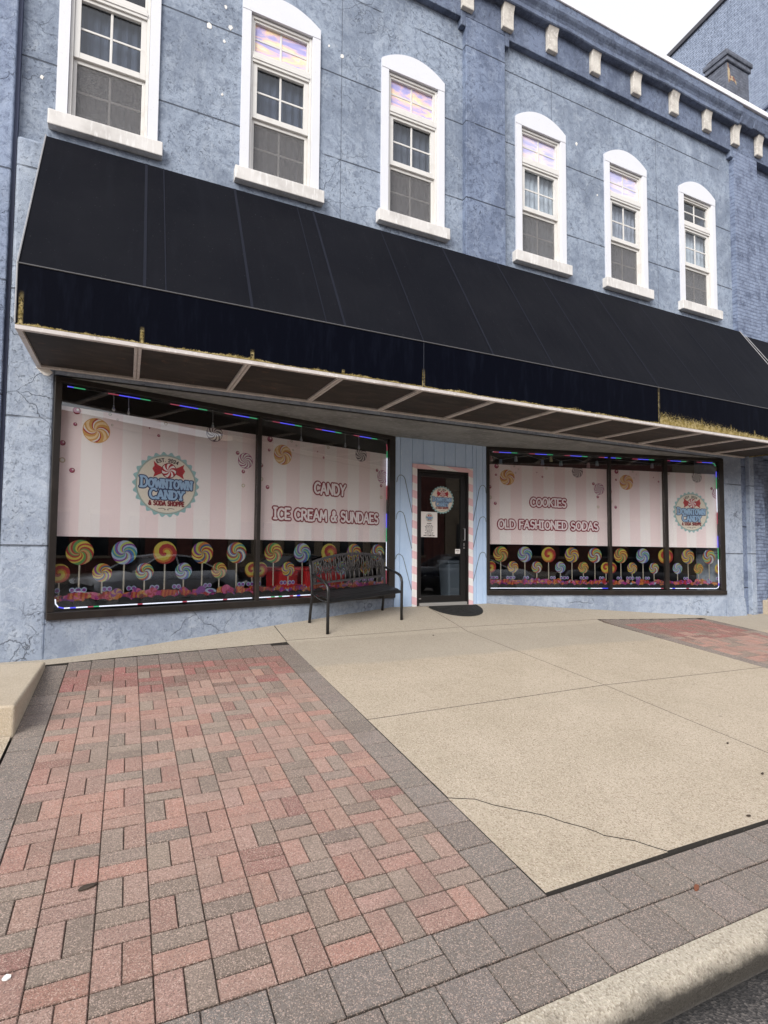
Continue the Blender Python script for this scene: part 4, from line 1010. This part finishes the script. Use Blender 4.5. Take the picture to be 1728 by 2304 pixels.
# candy-cane light outlines on the siding
lbl = ['upper left','middle left','lower left','upper right','middle right','lower right']
for i,pts in enumerate((((3.915,1.935),(3.93,2.01),(3.96,2.05),(4.0,2.055),(4.04,2.035),(4.065,1.99),(4.195,1.45)),((3.905,1.335),(3.92,1.42),(3.95,1.46),(3.99,1.465),(4.03,1.445),(4.055,1.40),(4.19,.87)),((3.895,.70),(3.92,.76),(3.95,.78),(3.98,.775),(4.02,.75),(4.045,.70),(4.19,.20)),
    ((5.655,1.85),(5.645,1.94),(5.61,1.98),(5.575,1.985),(5.535,1.96),(5.51,1.91),(5.382,1.35)),((5.65,1.35),(5.64,1.41),(5.61,1.435),(5.575,1.435),(5.53,1.41),(5.51,1.37),(5.384,.90)),((5.65,.73),(5.64,.79),(5.61,.82),(5.57,.822),(5.53,.80),(5.51,.76),(5.38,.32)))):
    mb = MB(); mb.tube([MD(x,z,-.017) for x,z in pts],.0048,6)
    o = mb.build('candy_cane_light',CANE,org=MD(pts[-1][0],pts[-1][1],-.02))
    tag(o,'unlit candy cane outline, %s one on the light blue siding by the door' % lbl[i],'decoration','candy cane outlines on the siding')

# hanging things inside the windows
ORN = mat('glass_ornament',(.42,.44,.48),.25,metal=.3); CORD = mat('grey_cord',(.30,.31,.33),.7)
where = ['first from the left','second from the left','above the purple swirl','above the word CANDY','second from the door','closest to the door']
for i,(x,zb) in enumerate(((-.165,2.40),(-.01,2.39),(.965,2.38),(2.225,2.38),(2.97,2.39),(3.22,2.39))):
    mb = MB(); M_ = lambda x_,z_,w_=.06: ML(x_,z_,w_)
    mb.tube([M_(x,2.64),M_(x+.004,zb+.08)],.004,5)
    rr = .022 if i != 1 else .017
    prof_ = [(0.004,0),(rr*.6,.01),(rr,.025),(rr*.7,.045),(.005,.06),(rr*.55,.07),(.004,.085)]
    mb.tube([M_(x+.004,zb-.01+q[1]) for q in prof_],[q[0] for q in prof_],8)
    tag(mb.build('hanging_ornament',ORN,org=M_(x,zb)),'glass drop hung in the left window, %s' % where[i],'ornament','glass drops hanging in the left window')
T = thing('string_light','string of frosted shade lights hung across the top of the right window','string lights',MR(7.3,2.5,.15))
pts = [(5.75,2.57),(5.8,2.53),(5.98,2.47),(6.26,2.53),(6.5,2.57),(6.76,2.50),(6.92,2.56),(7.11,2.5),(7.4,2.55),(7.64,2.49),(7.81,2.52),(8.2,2.57),(8.92,2.53),(9.3,2.57)]
mb = MB(); mb.tube([MR(x,z,.12) for x,z in pts],.003,5); mb.build('cable',CORD,T)
for i,(x,z) in enumerate(((5.8,2.49),(5.98,2.44),(6.26,2.50),(6.76,2.46),(6.92,2.53),(7.11,2.46),(7.64,2.45),(7.81,2.49),(8.92,2.50))):
    q = [(0.012,.045),(.022,.04),(.027,.0),(.032,-.045),(.030,-.05)]
    mb = MB(); mb.tube([MR(x,z+b2,.12) for a,b2 in q],[a for a,b2 in q],8)
    mb.build('shade',flatm('frosted_shade',[(.45,.30,.30),(.20,.28,.32),(.28,.30,.34),(.22,.26,.32),(.50,.45,.28),(.2,.3,.34)][i%6],.4),T)

# stock inside: red bins behind the bench, grey bin behind the door
for i,(x0,x1,ll) in enumerate(((2.0,2.30,'small red plastic storage bin inside the window left of the bench'),(2.42,3.10,'wide red plastic storage bin seen through the bench back'))):
    T = thing('storage_bin',ll,'bin',ML(x0,.0,.35),'red storage bins inside the left window')
    mb = MB(); M_ = ML
    mb.hexa([M_(x0+.02,-.02,.22),M_(x1-.02,-.02,.22),M_(x1-.02,-.02,.6),M_(x0+.02,-.02,.6),M_(x0,.54,.2),M_(x1,.54,.2),M_(x1,.54,.62),M_(x0,.54,.62)]); mb.build('body',REDB,T,bevel=.02)
    mb = MB(); mb.mbox(M_,x0-.02,x1+.02,.541,.575,.18,.64); mb.build('lid',REDB,T,bevel=.01)
T = thing('waste_bin','tall grey plastic waste bin standing inside behind the door','bin',(5.2,8.7,-.03))
mb = MB(); xb_ = 5.28
mb.hexa([(xb_,8.5,-.04),(xb_+.30,8.5,-.04),(xb_+.30,8.8,-.04),(xb_,8.8,-.04),(xb_-.03,8.47,.60),(xb_+.33,8.47,.60),(xb_+.33,8.83,.60),(xb_-.03,8.83,.60)]); mb.build('body',GREYB,T,bevel=.03)
mb = MB(); mb.box(xb_-.05,xb_+.35,8.45,8.85,.601,.655); mb.build('lid',GREYB,T,bevel=.02)

# ------------------------------------------------------------------ bench and mat
BX,BY = 2.455,6.985; bu = Vector((.9625,.2715)); bn = Vector((-.2715,.9625))
def BM(u,n,z):
    x = BX+bu.x*u+bn.x*n; y = BY+bu.y*u+bn.y*n
    x0 = BX+bu.x*.66+bn.x*.2; y0 = BY+bu.y*.66+bn.y*.2
    return (x,y,gz(y)+z)
T = thing('park_bench','black metal park bench with a cast lattice back and curved arms','bench',BM(.66,.2,0))
LEN = 1.335
for s_,u in enumerate((0,LEN)):
    mb = MB()
    path = [(.0,.0),(.0,.25),(-.002,.45),(-.004,.56),(.01,.615),(.04,.648),(.085,.663),(.14,.668),(.24,.673),(.37,.682)]
    mb.tube([BM(u,n,z) for n,z in path],.0225,10,flat=.8); mb.build('front_leg',IRON,T,smooth=True)
    mb = MB()
    path = [(.44,.0),(.425,.12),(.40,.28),(.385,.38),(.385,.45),(.40,.60),(.425,.75),(.45,.875)]
    mb.tube([BM(u,n,z) for n,z in path],.021,10,flat=.85); mb.build('rear_leg',IRON,T,smooth=True)
    mb = MB(); mb.tube([BM(u,n,z) for n,z in ((.0,.425),(.08,.405),(.2,.40),(.32,.41),(.39,.43))],.014,8); mb.build('seat_rail',IRON,T,smooth=True)
mb = MB()
for n0,n1,z0,z1 in ((-.012,.035,.415,.447),(.05,.105,.447,.449),(.12,.175,.446,.445),(.19,.245,.441,.438),(.26,.315,.434,.433),(.33,.375,.433,.437)):
    c = [(.02,n0,z0),(LEN-.02,n0,z0),(LEN-.02,n1,z1),(.02,n1,z1)]
    mb.hexa([BM(a,b2,z-.012) for a,b2,z in c]+[BM(a,b2,z) for a,b2,z in c])
mb.build('seat',IRON,T,bevel=.004)
mb = MB(); mb.tube([BM(LEN/2,.02,.40),BM(LEN/2,.36,.40)],.012,6); mb.tube([BM(0,.40,.20+.2),BM(LEN,.40,.40)],.012,8); mb.build('stretcher',IRON,T)
# back: rails, branching lattice with three flower medallions
def bk(u,z): return BM(u, .385+.065*(z-.45)/.42-.012, z)
ztop = lambda u: .845+.085*(1-((u-LEN/2)/(LEN/2))**2)
mb = MB(); N = 26
for i in range(N):
    a = LEN*i/N; b2 = LEN*(i+1)/N
    mb.hexa([bk(a,ztop(a)-.035),bk(b2,ztop(b2)-.035),tuple(Vector(bk(b2,ztop(b2)-.035))+Vector((-.004,.016,0))),tuple(Vector(bk(a,ztop(a)-.035))+Vector((-.004,.016,0))),bk(a,ztop(a)),bk(b2,ztop(b2)),tuple(Vector(bk(b2,ztop(b2)))+Vector((-.004,.016,0))),tuple(Vector(bk(a,ztop(a)))+Vector((-.004,.016,0)))])
zl = .565
c = [bk(0,zl-.03),bk(LEN,zl-.03),bk(LEN,zl),bk(0,zl)]
mb.hexa([c[0],c[1],tuple(Vector(c[1])+Vector((-.004,.016,0))),tuple(Vector(c[0])+Vector((-.004,.016,0))),c[3],c[2],tuple(Vector(c[2])+Vector((-.004,.016,0))),tuple(Vector(c[3])+Vector((-.004,.016,0)))])
for u in (.035,LEN-.035): mb.tube([bk(u,zl),bk(u,ztop(u)-.02)],.016,6)
mb.build('back_frame',CAST,T)
mb = MB(); nst = 15
for i in range(nst):
    u = .07+(LEN-.14)*i/(nst-1); zz = ztop(u)-.03; mid = zl+(zz-zl)*.42; d = (LEN-.14)/(nst-1)
    mb.tube([bk(u,zl-.005),bk(u+.004,zl+.05),bk(u,mid)],[.011,.009,.008],6)
    mb.tube([bk(u,mid),bk(u-d*.30,mid+(zz-mid)*.35),bk(u-d*.12,mid+(zz-mid)*.7),bk(u-d*.42,zz+.01)],.0082,6)
    mb.tube([bk(u,mid),bk(u+d*.30,mid+(zz-mid)*.35),bk(u+d*.12,mid+(zz-mid)*.7),bk(u+d*.42,zz+.01)],.0082,6)
    if i < nst-1: mb.tube([bk(u,zl+.10),bk(u+d/2,zl+.15),bk(u+d,zl+.10)],.0065,5)
mb.build('lattice',CAST,T,smooth=True)
for uc in (.25,LEN/2,LEN-.25):
    mb = MB(); zc = .735
    for k in range(9):
        a = 2*pi*k/9
        mb.tube([bk(uc+.03*cos(a+j*.35)*(1+j*.55),zc+.024*sin(a+j*.35)*(1+j*.55)) for j in range(5)],[.007,.009,.008,.006,.004],5)
    mb.tube([bk(uc+.018*cos(2*pi*j/10),zc+.018*sin(2*pi*j/10)) for j in range(10)],.007,5,closed=True)
    mb.build('medallion',CAST,T,smooth=True)
XM,YM = 4.94,7.83
T = thing('door_mat','black half-round rubber door mat on the pavement before the door','door mat',(XM,7.65,gz(7.65)))
mb = MB(); arc_ = [(XM-.46,YM)]+[(XM+.47*cos(pi+pi*i/28)+.03*sin(pi*i/28),YM-.03+.45*sin(pi+pi*i/28)) for i in range(29)]+[(XM+.46,YM)]
lo = len(mb.v); n = len(arc_)
mb.v += [(x,y,gz(y)+.001) for x,y in arc_]+[(x,y,gz(y)+.014) for x,y in arc_]
mb.f.append(tuple(range(n,2*n))); mb.m.append(0)
for i in range(n): j = (i+1)%n; mb.f.append((i,j,n+j,n+i)); mb.m.append(0)
mb.build('base',RUB,T)
mb = MB()
for rr in (.93,.80):
    P_ = [(XM+.47*rr*cos(pi+pi*i/28),YM-.04+.45*rr*sin(pi+pi*i/28)) for i in range(29)]
    mb.tube([(x,y,gz(y)+.015) for x,y in P_],.006,5)
for k in range(7):
    a = pi+pi*(k+.5)/7; mb.tube([(XM+.1*cos(a),YM-.06+.1*sin(a),gz(YM-.06+.1*sin(a))+.015),(XM+.22*cos(a+.2),YM-.05+.22*sin(a+.2),gz(YM-.05+.22*sin(a+.2))+.016),(XM+.33*cos(a),YM-.05+.32*sin(a),gz(YM-.05+.32*sin(a))+.015)],.006,5)
mb.build('raised_pattern',RUB,T)

# litter on the ground
def scrap(x,y,a,l,w_,mt,label,cat,name):
    mb = MB(); rs = random.Random(int(x*1000)); n = 8; P_ = []
    for k in range(n):
        t_ = 2*pi*k/n; u,v = l/2*cos(t_)*(1+rs.uniform(-.2,.2)), w_/2*sin(t_)*(1+rs.uniform(-.25,.25))
        P_.append((x+u*cos(a)-v*sin(a), y+u*sin(a)+v*cos(a)))
    b_ = 0; mb.v += [(p_[0],p_[1],gz(p_[1])+.004) for p_ in P_]+[(p_[0],p_[1],gz(p_[1])+.008+rs.uniform(0,.006)) for p_ in P_]
    mb.f.append(tuple(range(n,2*n))); mb.m.append(0)
    for i in range(n): j = (i+1)%n; mb.f.append((i,j,n+j,n+i)); mb.m.append(0)
    tag(mb.build(name,mt,org=(x,y,gz(y))),label,cat)
scrap(-.119,2.915,.2,.075,.028,LEAF,'dark curled scrap lying across two bricks of the red paving','litter','dead_leaf')
scrap(-.355,2.50,.1,.032,.020,CHIP,'white pebble on the red bricks near the lower left corner','pebble','pebble')
scrap(4.503,2.952,.3,.030,.014,LEAF,'tiny dark leaf on the concrete slab beside the long joint','leaf','dead_leaf')
scrap(4.229,2.521,.1,.030,.014,LEAF,'tiny dark leaf on the concrete slab at the right picture edge','leaf','dead_leaf')
scrap(3.547,2.205,-.3,.030,.014,LEAF,'small grey leaf on the slab close to the row of grey pavers','leaf','dead_leaf')
scrap(2.605,1.885,.4,.055,.02,LEAFR,'reddish brown flattened leaf on a grey paver by the kerb','leaf','dead_leaf')
scrap(3.90,6.682,.2,.030,.014,LEAF,'small dark leaf on the pavement in front of the bench','leaf','dead_leaf')

# ------------------------------------------------------------------ across the street (seen only mirrored in the glass)
def car(cx, cy, paint, label, flip=1):
    T = thing('parked_car',label,'car',(cx,cy,-.93)); z0 = -.90
    st = [(-2.32,.45,.62,.66,.70,.0),(-2.2,.30,.74,.80,.82,.0),(-1.7,.22,.80,.92,.88,.0),(-1.25,.22,.82,.97,.89,.0),(-.75,.22,.82,.99,.90,.40),(-.1,.22,.82,.98,.90,.50),(.55,.22,.82,.97,.90,.47),(1.15,.22,.82,.97,.90,.20),(1.6,.22,.82,.97,.89,.0),(2.1,.28,.80,.94,.84,.0),(2.34,.42,.66,.78,.72,.0)]
    mb = MB(); ring = []
    for (s_,zl_,wl,zb_,wb,gh_) in st:
        pr = [(-wl,zl_),(-wb,.5),(-wb,.75),(-wl*.97,zb_),(0,zb_+.03),(wl*.97,zb_),(wb,.75),(wb,.5),(wl,zl_)]
        ring.append([(cx+flip*s_,cy+a,z0+b2) for a,b2 in pr])
    for r0,r1 in zip(ring,ring[1:]):
        for i in range(8): mb.face([r0[i],r0[i+1],r1[i+1],r1[i]])
    mb.face(ring[0]); mb.face(list(reversed(ring[-1]))); mb.build('body',paint,T,smooth=True,merge=True)
    gs = [(-1.3,.97,.74),(-.55,1.36,.62),(.1,1.44,.60),(.7,1.38,.60),(1.5,.98,.72)]
    mb = MB(); rg = [[(cx+flip*s_,cy-.80,z0+.95),(cx+flip*s_,cy-w_,z0+h_),(cx+flip*s_,cy+w_,z0+h_),(cx+flip*s_,cy+.80,z0+.95)] for s_,h_,w_ in gs]
    for r0,r1 in zip(rg,rg[1:]):
        for i in range(3): mb.face([r0[i],r0[i+1],r1[i+1],r1[i]])
    mb.build('window',CARG,T)
    mb = MB(); rf = [[(cx+flip*s_,cy-w_-.01,z0+h_+.012),(cx+flip*s_,cy+w_+.01,z0+h_+.012)] for s_,h_,w_ in gs[1:4]]
    for r0,r1 in zip(rf,rf[1:]): mb.face([r0[0],r0[1],r1[1],r1[0]])
    for s_ in (-1,1):
        for g0,g1 in zip(gs,gs[1:]): mb.tube([(cx+flip*g0[0],cy+s_*g0[2],z0+g0[1]),(cx+flip*g1[0],cy+s_*g1[2],z0+g1[1])],.03,6)
        mb.tube([(cx+flip*.1,cy+s_*.60,z0+1.44),(cx+flip*.15,cy+s_*.80,z0+.95)],.03,6)
    mb.build('roof',paint,T)
    for dx in (-1.4,1.4):
        for s_ in (-1,1):
            mb = MB(); mb.tube([(cx+flip*dx,cy+s_*.72,z0+.33),(cx+flip*dx,cy+s_*.91,z0+.33)],.33,20); mb.build('wheel',BLK,T)
CARG = mat('car_glass',(.01,.012,.014),.08); 
car(6.1,-2.2,mat('silver_paint',(.62,.64,.67),.3,metal=.2,coat=1),'silver saloon car parked across the street, mirrored in the left shop window')
car(11.9,-2.4,mat('dark_paint',(.02,.022,.03),.3,coat=1),'dark saloon car parked across the street, mirrored in the door glass',-1)
RB = mat('red_brick',(.17,.06,.045),.85,[(3,5,.4,.65,(.10,.04,.035))]); TAN = mat('tan_brick',(.30,.24,.17),.85,[(3,5,.4,.65,(.22,.17,.12))])
for i,(x0,x1,h,mt,ll) in enumerate(((-22,-6,7.4,TAN,'tan brick block across the street, mirrored at the far left'),(-5.9,8,7.6,RB,'red brick block across the street, mirrored in the left windows'),(8.1,20,7.2,RB,'lower red brick block across the street, mirrored in the door'),(20.1,40,7.8,TAN,'long tan brick block across the street, mirrored in the right windows'))):
    T = thing('brick_block',ll,'building',((x0+x1)/2,-17,-.8)); mb = MB(); mb.box(x0,x1,-27,-17,-1,h); mb.box(x0-.05,x1+.05,-27.1,-16.7,h,h+.4); mb.build('wall',mt,T)
    x = x0+.9
    while x < x1-1.3:
        for z in (.2,):
            mb = MB(); mb.box(x,x+1.0,-16.98,-16.93,z,z+2.2); mb.build('window',CARG,T)
            mb = MB(); mb.box(x-.12,x+1.12,-16.99,-16.9,z+2.2,z+2.42); mb.box(x-.12,x+1.12,-16.99,-16.85,z-.15,z); mb.build('lintel',TAN,T)
        x += 2.1
